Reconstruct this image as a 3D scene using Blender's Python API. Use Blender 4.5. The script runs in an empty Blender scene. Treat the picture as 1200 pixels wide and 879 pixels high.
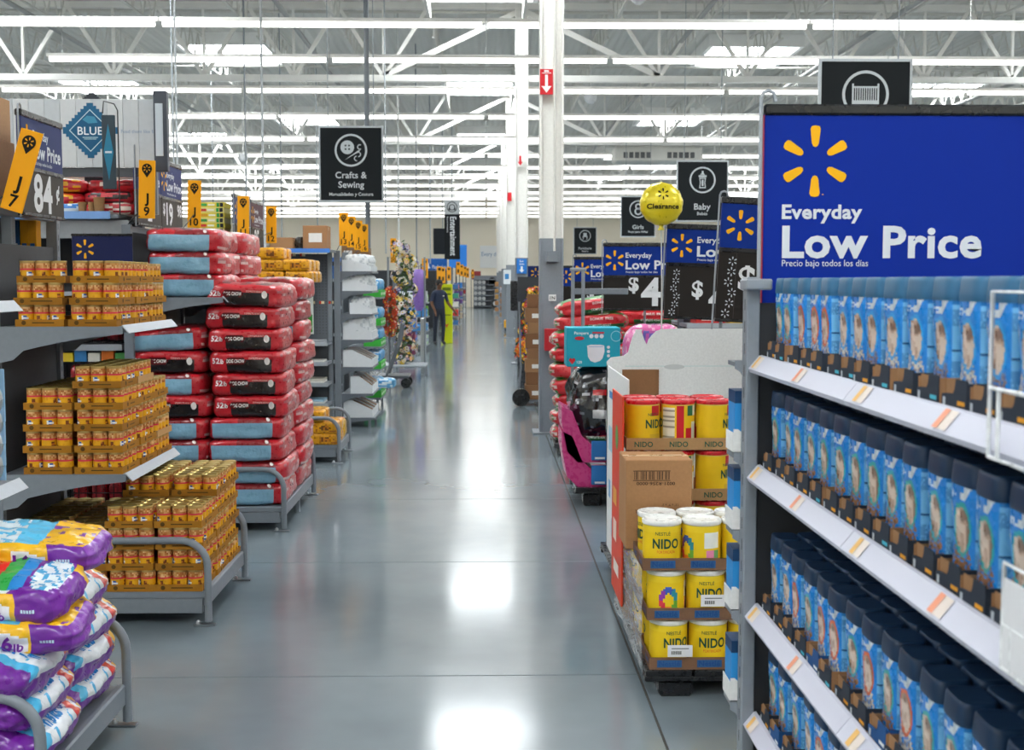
import bpy, math, random
from mathutils import Vector, Matrix, noise
R = random.Random(7)
S = bpy.context.scene
COL = S.collection
PI = math.pi

# ---------------------------------------------------------------- camera, world, exposure
F_PX, CAM_H = 1450.0, 1.68
_th = math.atan(110.5 / F_PX)
_ph = math.atan(30.0 / math.hypot(F_PX, 110.5))
cam_d = bpy.data.cameras.new('camera')
cam_d.sensor_fit = 'HORIZONTAL'
cam_d.sensor_width = 36.0
cam_d.lens = 36.0 * F_PX / 1200.0
cam_d.clip_start = 0.05
cam_d.clip_end = 300
cam_d.dof.use_dof = True
cam_d.dof.focus_distance = 5.6
cam_d.dof.aperture_fstop = 7.0
cam = bpy.data.objects.new('camera', cam_d)
COL.objects.link(cam)
cam.location = (0, 0, CAM_H)
cam.rotation_euler = (PI / 2 - _th, 0, -_ph)
S.camera = cam

world = bpy.data.worlds.new('world')
S.world = world
world.use_nodes = True
world.node_tree.nodes['Background'].inputs[0].default_value = (0.75, 0.85, 1.0, 1)
world.node_tree.nodes['Background'].inputs[1].default_value = 0.6

S.view_settings.view_transform = 'Standard'
S.view_settings.look = 'None'
S.view_settings.gamma = 1.0
S.view_settings.use_curve_mapping = False
S.view_settings.exposure = -0.18
LAMP_POWER = 5.0        # emission of the fluorescent tubes
SKY_POWER = 27.0         # emission of the daylight lenses in the roof

_fw = Vector((math.sin(_ph) * math.cos(_th), math.cos(_ph) * math.cos(_th), -math.sin(_th)))
_ri = Vector((math.cos(_ph), -math.sin(_ph), 0))
_up = _ri.cross(_fw)
def at(x, y, Y):
    """point of the place seen at photo pixel (x, y) that stands Y metres down the aisle"""
    d = _fw + _ri * ((x - 600) / F_PX) - _up * ((y - 439.5) / F_PX)
    return Vector((0, 0, CAM_H)) + d * (Y / d.y)

# ---------------------------------------------------------------- colours and materials
def lin(h):
    if not isinstance(h, str):
        return h
    h = h.lstrip('#')
    o = []
    for i in (0, 2, 4):
        c = int(h[i:i + 2], 16) / 255
        o.append(c / 12.92 if c <= 0.04045 else ((c + 0.055) / 1.055) ** 2.4)
    return tuple(o)

def _base(name):
    m = bpy.data.materials.new(name)
    m.use_nodes = True
    nt = m.node_tree
    return m, nt, nt.nodes['Principled BSDF']

def _mixcol(nt, a, b, fac, mode='MIX'):
    n = nt.nodes.new('ShaderNodeMix')
    n.data_type = 'RGBA'
    n.blend_type = mode
    for sock, val in ((n.inputs[0], fac), (n.inputs[6], a), (n.inputs[7], b)):
        if hasattr(val, 'is_linked') or isinstance(val, bpy.types.NodeSocket):
            nt.links.new(val, sock)
        else:
            sock.default_value = val
    return n.outputs[2]

def finish(name, rough, metal=0.0, nscale=30.0, namt=0.12, bump=0.0, bscale=60.0, coat=0.0, rough_var=0.1, spec=0.5):
    """surface whose colours come from the printed colour layer of the mesh"""
    m, nt, p = _base(name)
    at_ = nt.nodes.new('ShaderNodeAttribute'); at_.attribute_name = 'Col'
    tc = nt.nodes.new('ShaderNodeTexCoord')
    nz = nt.nodes.new('ShaderNodeTexNoise'); nz.inputs['Scale'].default_value = nscale; nz.inputs['Detail'].default_value = 4
    nt.links.new(tc.outputs['Object'], nz.inputs['Vector'])
    rp = nt.nodes.new('ShaderNodeMapRange')
    rp.inputs['To Min'].default_value = 1 - namt; rp.inputs['To Max'].default_value = 1 + namt
    nt.links.new(nz.outputs['Fac'], rp.inputs['Value'])
    mul = nt.nodes.new('ShaderNodeVectorMath'); mul.operation = 'SCALE'
    nt.links.new(at_.outputs['Color'], mul.inputs[0]); nt.links.new(rp.outputs[0], mul.inputs['Scale'])
    nt.links.new(mul.outputs[0], p.inputs['Base Color'])
    rr = nt.nodes.new('ShaderNodeMapRange')
    rr.inputs['To Min'].default_value = max(0.02, rough - rough_var); rr.inputs['To Max'].default_value = min(1, rough + rough_var)
    nt.links.new(nz.outputs['Fac'], rr.inputs['Value']); nt.links.new(rr.outputs[0], p.inputs['Roughness'])
    p.inputs['Metallic'].default_value = metal
    p.inputs['Coat Weight'].default_value = coat
    p.inputs['Coat Roughness'].default_value = 0.15
    p.inputs['Specular IOR Level'].default_value = spec
    if bump:
        n2 = nt.nodes.new('ShaderNodeTexNoise'); n2.inputs['Scale'].default_value = bscale; n2.inputs['Detail'].default_value = 3
        nt.links.new(tc.outputs['Object'], n2.inputs['Vector'])
        b = nt.nodes.new('ShaderNodeBump'); b.inputs['Strength'].default_value = bump; b.inputs['Distance'].default_value = 0.01
        nt.links.new(n2.outputs['Fac'], b.inputs['Height']); nt.links.new(b.outputs[0], p.inputs['Normal'])
    return m

M = {}
M['matte'] = finish('matte_print', 0.75, namt=0.08)
M['satin'] = finish('satin_print', 0.5, namt=0.05, spec=0.3)
M['sign'] = finish('sign_print', 0.55, namt=0.03, spec=0.14, rough_var=0.03)
M['clean'] = finish('clean_plastic', 0.4, namt=0.015, rough_var=0.02, spec=0.35)
M['card'] = finish('cardboard', 0.85, nscale=80, namt=0.14, spec=0.3)
M['steel'] = finish('painted_steel', 0.42, nscale=40, namt=0.1)
M['plastic'] = finish('plastic', 0.28, namt=0.05)
M['film'] = finish('glossy_film', 0.3, namt=0.1, bump=0.55, bscale=26, coat=0.35)
M['metal'] = finish('bare_metal', 0.35, metal=0.9, namt=0.15)
M['foil'] = finish('foil', 0.3, metal=0.25, namt=0.08, bump=0.3, bscale=18, coat=0.4)
M['roof'] = finish('white_roof_steel', 0.55, nscale=3, namt=0.1)
M['skin'] = finish('skin_and_cloth', 0.7, nscale=20, namt=0.12)

def emit(name, col, power):
    m = bpy.data.materials.new(name); m.use_nodes = True
    nt = m.node_tree
    nt.nodes.remove(nt.nodes['Principled BSDF'])
    e = nt.nodes.new('ShaderNodeEmission'); e.inputs[0].default_value = (*col, 1); e.inputs[1].default_value = power
    nt.links.new(e.outputs[0], nt.nodes['Material Output'].inputs[0])
    return m
M['lamp'] = emit('fluorescent_tube', (1.0, 0.965, 0.915), LAMP_POWER)
M['daylight'] = emit('daylight_lens', (0.92, 0.97, 1.0), SKY_POWER)

def film_clear():
    m, nt, p = _base('clear_stretch_film')
    tr = nt.nodes.new('ShaderNodeBsdfTransparent')
    mx = nt.nodes.new('ShaderNodeMixShader')
    nz = nt.nodes.new('ShaderNodeTexNoise'); nz.inputs['Scale'].default_value = 22; nz.inputs['Detail'].default_value = 5
    tc = nt.nodes.new('ShaderNodeTexCoord')
    mp = nt.nodes.new('ShaderNodeMapping'); mp.inputs['Scale'].default_value = (1, 0.4, 2.2)
    nt.links.new(tc.outputs['Object'], mp.inputs[0]); nt.links.new(mp.outputs[0], nz.inputs['Vector'])
    r = nt.nodes.new('ShaderNodeMapRange'); r.inputs['From Min'].default_value = 0.27; r.inputs['From Max'].default_value = 0.75
    r.inputs['To Min'].default_value = 0.12; r.inputs['To Max'].default_value = 0.75
    nt.links.new(nz.outputs['Fac'], r.inputs['Value']); nt.links.new(r.outputs[0], mx.inputs[0])
    nt.links.new(tr.outputs[0], mx.inputs[1]); nt.links.new(p.outputs[0], mx.inputs[2])
    b = nt.nodes.new('ShaderNodeBump'); b.inputs['Strength'].default_value = 0.7
    nt.links.new(nz.outputs['Fac'], b.inputs['Height']); nt.links.new(b.outputs[0], p.inputs['Normal'])
    p.inputs['Base Color'].default_value = (0.85, 0.87, 0.88, 1); p.inputs['Roughness'].default_value = 0.18
    nt.links.new(mx.outputs[0], nt.nodes['Material Output'].inputs[0])
    return m
M['clear'] = film_clear()

def concrete():
    m, nt, p = _base('polished_concrete')
    tc = nt.nodes.new('ShaderNodeTexCoord'); ge = nt.nodes.new('ShaderNodeNewGeometry')
    n1 = nt.nodes.new('ShaderNodeTexNoise'); n1.inputs['Scale'].default_value = 0.7; n1.inputs['Detail'].default_value = 4; n1.inputs['Roughness'].default_value = 0.62
    n2 = nt.nodes.new('ShaderNodeTexNoise'); n2.inputs['Scale'].default_value = 9; n2.inputs['Detail'].default_value = 2
    for n in (n1, n2): nt.links.new(ge.outputs['Position'], n.inputs['Vector'])
    cr = nt.nodes.new('ShaderNodeValToRGB')
    cr.color_ramp.elements[0].position = 0.3; cr.color_ramp.elements[0].color = (0.142, 0.175, 0.194, 1)
    cr.color_ramp.elements[1].position = 0.72; cr.color_ramp.elements[1].color = (0.205, 0.243, 0.265, 1)
    nt.links.new(n1.outputs['Fac'], cr.inputs[0])
    r2 = nt.nodes.new('ShaderNodeMapRange'); r2.inputs['To Min'].default_value = 0.97; r2.inputs['To Max'].default_value = 1.03
    nt.links.new(n2.outputs['Fac'], r2.inputs['Value'])
    mul = nt.nodes.new('ShaderNodeVectorMath'); mul.operation = 'SCALE'
    nt.links.new(cr.outputs[0], mul.inputs[0]); nt.links.new(r2.outputs[0], mul.inputs['Scale'])
    nt.links.new(mul.outputs[0], p.inputs['Base Color'])
    rr = nt.nodes.new('ShaderNodeMapRange'); rr.inputs['To Min'].default_value = 0.09; rr.inputs['To Max'].default_value = 0.17
    n4 = nt.nodes.new('ShaderNodeTexNoise'); n4.inputs['Scale'].default_value = 0.9; n4.inputs['Detail'].default_value = 2; nt.links.new(ge.outputs['Position'], n4.inputs['Vector'])
    nt.links.new(n4.outputs['Fac'], rr.inputs['Value']); nt.links.new(rr.outputs[0], p.inputs['Roughness'])
    p.inputs['Specular IOR Level'].default_value = 0.36
    b = nt.nodes.new('ShaderNodeBump'); b.inputs['Strength'].default_value = 0.012; b.inputs['Distance'].default_value = 0.02
    n3 = nt.nodes.new('ShaderNodeTexNoise'); n3.inputs['Scale'].default_value = 5; nt.links.new(ge.outputs['Position'], n3.inputs['Vector'])
    nt.links.new(n3.outputs['Fac'], b.inputs['Height'])
    return m
M['concrete'] = concrete()

def noisewall(name, c0, c1, scale, rough, wave=0.0):
    m, nt, p = _base(name)
    ge = nt.nodes.new('ShaderNodeNewGeometry')
    n = nt.nodes.new('ShaderNodeTexNoise'); n.inputs['Scale'].default_value = scale; n.inputs['Detail'].default_value = 5
    nt.links.new(ge.outputs['Position'], n.inputs['Vector'])
    cr = nt.nodes.new('ShaderNodeValToRGB')
    cr.color_ramp.elements[0].color = (*lin(c0), 1); cr.color_ramp.elements[1].color = (*lin(c1), 1)
    nt.links.new(n.outputs['Fac'], cr.inputs[0]); nt.links.new(cr.outputs[0], p.inputs['Base Color'])
    p.inputs['Roughness'].default_value = rough
    if wave:
        w = nt.nodes.new('ShaderNodeTexWave'); w.inputs['Scale'].default_value = wave; w.bands_direction = 'X'
        nt.links.new(ge.outputs['Position'], w.inputs['Vector'])
        b = nt.nodes.new('ShaderNodeBump'); b.inputs['Strength'].default_value = 0.6; b.inputs['Distance'].default_value = 0.04
        nt.links.new(w.outputs['Fac'], b.inputs['Height']); nt.links.new(b.outputs[0], p.inputs['Normal'])
    return m
M['wall'] = noisewall('painted_block_wall', '#efe6d2', '#f6eede', 0.6, 0.85)
M['deck'] = noisewall('ribbed_roof_deck', '#cbcac5', '#dcdad3', 0.3, 0.7, 1.6)
M['joint'] = noisewall('joint_filler', '#2c2b28', '#44413b', 4, 0.9)

# ---------------------------------------------------------------- mesh builder and scene helpers
OFF = {}
class MB:
    def __init__(s):
        s.v = []; s.f = []; s.c = []; s.s = []
    def add(s, vs, fs, col='#888888', sm=False):
        o = len(s.v); s.v += [tuple(v) for v in vs]
        for i, f in enumerate(fs):
            s.f.append(tuple(o + k for k in f)); s.c.append(lin(col[i]) if isinstance(col, list) else lin(col)); s.s.append(sm)
        return s
    def box(s, x0, y0, z0, x1, y1, z1, col='#888888', cols=None):
        if x1 < x0: x0, x1 = x1, x0
        if y1 < y0: y0, y1 = y1, y0
        if z1 < z0: z0, z1 = z1, z0
        vs = [(x0,y0,z0),(x1,y0,z0),(x1,y1,z0),(x0,y1,z0),(x0,y0,z1),(x1,y0,z1),(x1,y1,z1),(x0,y1,z1)]
        fs = [(0,3,2,1),(4,5,6,7),(0,1,5,4),(1,2,6,5),(2,3,7,6),(3,0,4,7)]   # bottom top front(-y) right left.. back
        return s.add(vs, fs, cols if cols else col)
    def cbox(s, x0, y0, z0, x1, y1, z1, b=0.004, col='#888888', M4=None):
        """box with chamfered edges"""
        c = Vector(((x0+x1)/2, (y0+y1)/2, (z0+z1)/2)); h = Vector((abs(x1-x0)/2, abs(y1-y0)/2, abs(z1-z0)/2))
        b = min(b, h.x*0.9, h.y*0.9, h.z*0.9)
        vs = []; idx = {}
        for sx in (-1, 1):
            for sy in (-1, 1):
                for sz in (-1, 1):
                    for ax in range(3):
                        p = Vector((sx*(h.x-b), sy*(h.y-b), sz*(h.z-b)))
                        p[ax] += (sx, sy, sz)[ax]*b
                        idx[(sx,sy,sz,ax)] = len(vs); vs.append(c+p)
        fs = []
        for ax in range(3):
            a1, a2 = (ax+1) % 3, (ax+2) % 3
            for sg in (-1, 1):
                q = []
                for t1, t2 in ((-1,-1),(1,-1),(1,1),(-1,1)):
                    k = [0,0,0]; k[ax] = sg; k[a1] = t1; k[a2] = t2
                    q.append(idx[(*k, ax)])
                fs.append(tuple(q if sg > 0 else q[::-1]))
            for t1 in (-1, 1):
                for t2 in (-1, 1):
                    e = []
                    for sg, axx in ((-1,a1),(1,a1),(1,a2),(-1,a2)):
                        k = [0,0,0]; k[ax] = sg; k[a1] = t1; k[a2] = t2
                        e.append(idx[(*k, axx)])
                    fs.append(tuple(e if t1*t2 > 0 else e[::-1]))
        for sx in (-1, 1):
            for sy in (-1, 1):
                for sz in (-1, 1):
                    t = (idx[(sx,sy,sz,0)], idx[(sx,sy,sz,1)], idx[(sx,sy,sz,2)])
                    fs.append(t if sx*sy*sz > 0 else t[::-1])
        if M4 is not None: vs = [M4 @ v for v in vs]
        return s.add(vs, fs, col)
    def prism(s, poly, axis, d0, d1, col='#888888'):
        """extrude a 2-D outline; axis x: (y,z) y: (x,z) z: (x,y)"""
        def P(p, d):
            return {'x': (d, p[0], p[1]), 'y': (p[0], d, p[1]), 'z': (p[0], p[1], d)}[axis]
        n = len(poly)
        vs = [P(p, d0) for p in poly] + [P(p, d1) for p in poly]
        ar = sum(poly[i][0]*poly[(i+1) % n][1] - poly[(i+1) % n][0]*poly[i][1] for i in range(n))
        fl = (ar > 0) ^ (d1 < d0) ^ (axis == 'y')
        fs = [tuple(range(n))[::-1], tuple(range(n, 2*n))] + [(i, (i+1) % n, n+(i+1) % n, n+i) for i in range(n)]
        if not fl: fs = [f[::-1] for f in fs]
        return s.add(vs, fs, col)
    def tube(s, path, r, n=8, col='#888888', sm=True, caps=True):
        path = [Vector(p) for p in path]; rings = []
        up = None
        for i, p in enumerate(path):
            t = (path[min(i+1, len(path)-1)] - path[max(i-1, 0)]).normalized()
            if up is None:
                up = Vector((0, 0, 1)) if abs(t.z) < 0.9 else Vector((1, 0, 0))
            a = t.cross(up).normalized(); up = a.cross(t).normalized()
            rr = r[i] if isinstance(r, (list, tuple)) else r
            rings.append([p + (a*math.cos(2*PI*k/n) + up*math.sin(2*PI*k/n))*rr for k in range(n)])
        vs = [v for rg in rings for v in rg]
        fs = [(i*n+k, i*n+(k+1) % n, (i+1)*n+(k+1) % n, (i+1)*n+k) for i in range(len(path)-1) for k in range(n)]
        s.add(vs, fs, col, sm)
        if caps:
            s.add(rings[0], [tuple(range(n))[::-1]], col); s.add(rings[-1], [tuple(range(n))], col)
        return s
    def lathe(s, prof, n=16, col='#888888', c=(0, 0, 0), colfn=None, sm=True, cap=True):
        vs = []; fs = []; cs = []
        for r, z in prof:
            for k in range(n):
                a = 2*PI*k/n
                vs.append((c[0]+r*math.cos(a), c[1]+r*math.sin(a), c[2]+z))
        for i in range(len(prof)-1):
            for k in range(n):
                fs.append((i*n+k, i*n+(k+1) % n, (i+1)*n+(k+1) % n, (i+1)*n+k))
                cs.append(colfn((k+.5)/n, (prof[i][1]+prof[i+1][1])/2) if colfn else col)
        s.add(vs, fs, cs, sm)
        if cap:
            L = len(prof)-1
            s.add(vs[:n], [tuple(range(n))[::-1]], cs[0]); s.add(vs[L*n:], [tuple(range(n))], cs[-1])
        return s
    def bar(s, a, b, w, h, col='#888888'):
        """straight flat member between two points"""
        a = Vector(a); b = Vector(b); t = (b-a).normalized()
        up = Vector((0, 0, 1)) if abs(t.z) < 0.95 else Vector((0, 1, 0))
        if abs(t.y) < 0.3 and abs(t.z) < 0.95: up = Vector((0, 1, 0))
        x = t.cross(up).normalized(); y = x.cross(t).normalized()
        vs = [p + x*(i*w/2) + y*(j*h/2) for p in (a, b) for i, j in ((-1,-1),(1,-1),(1,1),(-1,1))]
        return s.add(vs, [(3,2,1,0),(4,5,6,7),(0,1,5,4),(1,2,6,5),(2,3,7,6),(3,0,4,7)], col)
    def build(s, name, mat='satin', parent=None, link=True):
        me = mesh_from(s, name, mat, OFF.get(parent.name) if parent is not None else None)
        return obj_from(me, name, parent)

def mesh_from(s, name, mat, off=None):
    vs = s.v if off is None else [(a-off[0], b-off[1], c-off[2]) for a, b, c in s.v]
    me = bpy.data.meshes.new(name)
    me.from_pydata(vs, [], s.f)
    me.polygons.foreach_set('use_smooth', s.s)
    ca = me.color_attributes.new('Col', 'FLOAT_COLOR', 'CORNER')
    buf = []
    for f, c in zip(s.f, s.c):
        buf += [c[0], c[1], c[2], 1.0]*len(f)
    ca.data.foreach_set('color', buf)
    me.materials.append(M[mat])
    me.update()
    return me

def obj_from(me, name, parent=None, loc=None, rot=None):
    o = bpy.data.objects.new(name, me); COL.objects.link(o)
    if parent is not None:
        o.parent = parent
        if parent.name in OFF: OFF[o.name] = OFF[parent.name]
    if loc is not None: o.location = loc
    if rot is not None: o.rotation_euler = rot
    return o

def tag(o, label, cat, group=None, kind=None):
    o['label'] = label; o['category'] = cat
    if group: o['group'] = group
    if kind: o['kind'] = kind
    return o
def thing(name, label, cat, loc=(0, 0, 0), rz=0, group=None, local=False):
    o = bpy.data.objects.new(name, None); COL.objects.link(o)
    o.empty_display_size = 0.1
    o.location = loc; o.rotation_euler = (0, 0, rz)
    if not local: OFF[o.name] = tuple(loc)
    return tag(o, label, cat, group)
def struct(o):
    o['kind'] = 'structure'; return o
def copy_tree(root, loc=None, rot=None, label=None):
    c = root.copy(); COL.objects.link(c)
    if loc is not None: c.location = loc
    if rot is not None: c.rotation_euler = rot
    if label: c['label'] = label
    for ch in root.children:
        d = ch.copy(); COL.objects.link(d); d.parent = c
        for g in ch.children:
            e = g.copy(); COL.objects.link(e); e.parent = d
    return c
ORD = ['first','second','third','fourth','fifth','sixth','seventh','eighth','ninth','tenth','eleventh','twelfth','thirteenth','fourteenth','fifteenth','sixteenth','seventeenth','eighteenth','nineteenth','twentieth'] + ['%dth' % i if i % 10 not in (1,2,3) else '%d%s' % (i, {1:'st',2:'nd',3:'rd'}[i % 10]) for i in range(21, 80)]

# ---------------------------------------------------------------- lettering
_tc = {}
def text2d(t, bold):
    k = (t, bold)
    if k in _tc: return _tc[k]
    cu = bpy.data.curves.new('lettering', 'FONT'); cu.body = t; cu.size = 1.0; cu.resolution_u = 3; cu.offset = bold; cu.space_character = 1 + bold*1.5
    cu.fill_mode = 'FRONT'
    o = bpy.data.objects.new('lettering', cu); COL.objects.link(o)
    bpy.context.view_layer.update()
    me = o.evaluated_get(bpy.context.evaluated_depsgraph_get()).to_mesh()
    vs = [(v.co.x, v.co.y) for v in me.vertices]; fs = [tuple(p.vertices) for p in me.polygons]
    fs2 = []
    for f in fs:
        ar = sum(vs[f[i]][0]*vs[f[(i+1) % len(f)]][1] - vs[f[(i+1) % len(f)]][0]*vs[f[i]][1] for i in range(len(f)))
        fs2.append(f if ar > 0 else f[::-1])
    bpy.data.objects.remove(o); bpy.data.curves.remove(cu)
    _tc[k] = (vs, fs2)
    return _tc[k]
def cap_h(bold): 
    vs, _ = text2d('H', bold); return max(v[1] for v in vs) - min(v[1] for v in vs)
def put_text(mb, t, u, v, h, col, place, bold=0.0, width=None, align='L'):
    """letters with capital height h, baseline v; place maps (u, v) onto a surface"""
    vs, fs = text2d(t, bold)
    sc = h / cap_h(bold)
    x0 = min(p[0] for p in vs); x1 = max(p[0] for p in vs)
    sx = sc if width is None else width / (x1 - x0)
    w = (x1 - x0)*sx
    o = u - (w/2 if align == 'C' else w if align == 'R' else 0)
    mb.add([place(o + (p[0]-x0)*sx, v + p[1]*sc) for p in vs], fs, col)
    return w
def flat(y): return lambda u, v: (u, y, v)
def poly_on(mb, pts, col, place):
    mb.add([place(*p) for p in pts], [tuple(range(len(pts)))], col)
def disc(mb, u, v, r, col, place, n=24, r2=None, ry=None):
    ry = ry or r
    if r2 is None:
        poly_on(mb, [(u+r*math.cos(2*PI*k/n), v+ry*math.sin(2*PI*k/n)) for k in range(n)], col, place)
    else:
        for k in range(n):
            a, b = 2*PI*k/n, 2*PI*(k+1)/n
            poly_on(mb, [(u+r2*math.cos(a), v+r2*math.sin(a)), (u+r*math.cos(a), v+r*math.sin(a)), (u+r*math.cos(b), v+r*math.sin(b)), (u+r2*math.cos(b), v+r2*math.sin(b))], col, place)
def rect(mb, u0, v0, u1, v1, col, place):
    poly_on(mb, [(u0, v0), (u1, v0), (u1, v1), (u0, v1)], col, place)
def spark(mb, u, v, r, col, place):
    for k in range(6):
        a = PI/2 + k*PI/3; ca, sa = math.cos(a), math.sin(a)
        pts = []
        for d, w in ((0.42, -0.06), (0.50, -0.10), (0.90, -0.145), (0.975, -0.11), (1.0, 0), (0.975, 0.11), (0.90, 0.145), (0.50, 0.10), (0.42, 0.06), (0.395, 0)):
            pts.append((u + r*(d*ca + w*sa), v + r*(d*sa - w*ca)))
        poly_on(mb, pts, col, place)
# ================================================================ the building
floor = thing('floor', '', '', (0, 0, 0), local=True)
for k in ('label', 'category'): del floor[k]
struct(floor)
f = MB(); f.box(-30, -8, -0.2, 30, 79, -0.006, '#3a3a38'); o = f.build('joint_bed', 'matte', floor); o.data.materials[0] = M['joint']
JY = [-8] + [5.17 + 2.14*k for k in range(-4, 15)] + [79]
JX = [-30, -4.35, 0.65, 5.65, 30]
for i in range(len(JX)-1):
    for j in range(len(JY)-1):
        g = 0.0045
        f = MB(); f.cbox(JX[i]+(g if i else 0), JY[j]+g*0.8, -0.1, JX[i+1]-g, JY[j+1]-g*0.8, 0.0, 0.002, '#777777')
        o = f.build('slab', 'matte', floor); o.data.materials[0] = M['concrete']

def wall(name, *a):
    f = MB(); f.box(*a, '#ddd6c8'); o = f.build(name, 'matte'); o.data.materials[0] = M['wall']; return struct(o)
wall('wall_back', -30, 79, 0, 30, 79.3, 7.6)
wall('wall_front', -30, -8.3, 0, 30, -8, 7.6)
wall('wall_left', -30.3, -8.3, 0, -30, 79.3, 7.6)
wall('wall_right', 30, -8.3, 0, 30.3, 79.3, 7.6)
f = MB(); f.box(-30.3, -8.3, 7.3, 30.3, 79.3, 7.6, '#b0b0aa'); ceil = f.build('ceiling', 'matte'); ceil.data.materials[0] = M['deck']; struct(ceil)

WH = '#e9e7e1'
TY = [2.2 + 11.45*k for k in range(7)]
where = ['above the photographer', 'just in front of the first column', 'at the second column', 'at the third column', 'at the fourth column', 'at the fifth column', 'nearest the far wall']
CX = 0.71
for ti, Y in enumerate(TY):
    t = thing('roof_truss', 'white steel roof truss spanning the store ' + where[ti], 'truss', (CX, Y, 5.7), group='roof trusses')
    for nm, z, w in (('bottom_chord', 5.7, 0.13), ('top_chord', 7.12, 0.13)):
        f = MB(); f.cbox(-29.5, Y-0.07, z-w/2, 29.5, Y+0.07, z+w/2, 0.01, WH); f.build(nm, 'roof', t)
    nodes = []
    for sg in (-1, 1):
        xs = [CX + sg*(2.75 + 1.78*k) for k in range(15)]
        prev = CX
        nodes.append((CX, 7.05, xs[0], 5.75, 0.11))
        for k, x in enumerate(xs):
            tx = x + sg*0.89
            nodes.append((x, 5.72, tx, 7.1, 0.075))
            nodes.append((x, 5.72, x, 7.1, 0.05))
            nodes.append((tx, 7.1, x + sg*1.78, 5.72, 0.075))
        nodes.append((xs[0], 5.72, xs[0]-sg*0.89, 7.1, 0.075))
    if ti in (2, 3):
        for a in nodes:
            f = MB(); f.bar((a[0], Y, a[1]), (a[2], Y, a[3]), a[4], 0.07, WH); f.build('web_member', 'roof', t)
    else:
        f = MB()
        for a in nodes: f.bar((a[0], Y, a[1]), (a[2], Y, a[3]), a[4], 0.07, WH)
        o = f.build('web', 'roof', t); o['kind'] = 'stuff'

# open web joists running down the store between the trusses
LJ = 11.45
jm = MB(); jm.box(-0.03, 0, 0.58, 0.03, LJ, 0.62, '#d2d0c9'); jm.box(-0.025, 0.5, 0, 0.025, LJ-0.5, 0.03, '#d2d0c9')
jw = MB(); n = 16
for k in range(n):
    y0 = 0.4 + (LJ-0.8)*k/n; y1 = 0.4 + (LJ-0.8)*(k+1)/n; ym = (y0+y1)/2
    jw.bar((0, y0, 0.6), (0, ym, 0.015), 0.025, 0.025, '#d2d0c9'); jw.bar((0, ym, 0.015), (0, y1, 0.6), 0.025, 0.025, '#d2d0c9')
jmesh = mesh_from(jm, 'roof_joist', 'roof'); jwmesh = mesh_from(jw, 'web', 'roof')
for b in range(0, 6):
    for k in range(-11, 12):
        if k == 0: side = 'right above the column row'
        else: side = '%s one %s of the column row' % (ORD[abs(k)-1], 'left' if k < 0 else 'right')
        o = obj_from(jmesh, 'roof_joist', None, (CX + 1.78*k, TY[b], 6.6))
        tag(o, 'white open-web roof joist in the %s roof bay, %s' % (ORD[b], side), 'joist', 'roof joists')
        c = obj_from(jwmesh, 'web', o)
# bridging lines across the joists
for k in range(14):
    Y = 16.9 + 4.1*k
    z = 6.62 if k % 2 else 7.0
    f = MB(); f.tube([(-29, Y, z), (29, Y, z)], 0.03, 6, '#c9c7c0')
    tag(f.build('bridging_pipe', 'roof'), 'thin white pipe crossing under the roof deck, %s from the front' % ORD[k], 'pipe', 'pipes under the roof')
for k, x in enumerate((-14.5, -8.2, -3.6, 3.9, 7.4, 12.8)):
    f = MB(); f.tube([(x, 0, 6.45), (x, 78, 6.45)], 0.045, 8, '#9b9c9b')
    tag(f.build('conduit', 'roof'), 'grey conduit running the length of the roof, %s from the left' % ORD[k], 'pipe', 'conduits under the roof')

# daylight lenses
sk = []
for j in range(-1, 6):
    sk += [(x, 6 + 12*j) for x in (-18, -6, 6.2, 18)] + [(x, 11 + 12*j) for x in (-23, -10.5, -0.1, 12.6, 24)]
rws = sorted(set(q[1] for q in sk))
for i, (x, y) in enumerate(sk):
    t = thing('skylight', 'bright roof skylight, %s row from the front, %s from the left' % (ORD[rws.index(y)], ORD[sorted(q[0] for q in sk if q[1] == y).index(x)]), 'skylight', (x, y, 7.24), group='roof skylights')
    f = MB()
    for a in ((-1.1, -1.35, 1.1, -1.25), (-1.1, 1.25, 1.1, 1.35), (-1.1, -1.25, -1.0, 1.25), (1.0, -1.25, 1.1, 1.25)):
        f.box(x+a[0], y+a[1], 7.02, x+a[2], y+a[3], 7.3, '#efefec')
    f.build('frame', 'roof', t)
    f = MB(); f.box(x-1.0, y-1.25, 7.24, x+1.0, y+1.25, 7.26, '#ffffff'); f.build('lens', 'daylight', t)

# fluorescent strip rows
rows = [-5.4, -2, 1.5, 5, 8.5, 12, 15.5, 18.9, 21.9, 25.4, 29.4, 34.0, 38.4, 42.4, 46.4, 50.4, 54.4, 58.4, 62.4, 66.4, 70.4, 74.4]
for i, Y in enumerate(rows):
    t = thing('strip_light', 'continuous row of white fluorescent strip lights across the store, %s row from the front' % ORD[i], 'light', (0, Y, 5.5), group='strip light rows')
    x0, x1 = -24.4, 24.4
    seg = 4.88 if 15 < Y < 45 else 24.4
    x = x0
    if Y == 21.9: x = -7.6
    while x < x1 - 0.1:
        f = MB(); f.prism([(Y-0.022, 5.60), (Y-0.026, 5.58), (Y-0.026, 5.542), (Y+0.026, 5.542), (Y+0.026, 5.58), (Y+0.022, 5.60)], 'x', x+0.01, x+seg-0.01, '#f2f0ea')
        f.build('housing', 'roof', t)
        f = MB(); f.tube([(x+0.06, Y, 5.50), (x+seg-0.06, Y, 5.50)], 0.042, 8, '#ffffff'); f.build('lamp_tube', 'lamp', t)
        x += seg
    f = MB()
    for k in range(-6, 7):
        f.tube([(k*3.66, Y, 5.6), (k*3.66, Y, 7.3)], 0.006, 5, '#b8b8b4')
    f.build('hanger', 'roof', t)['kind'] = 'stuff'

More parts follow.
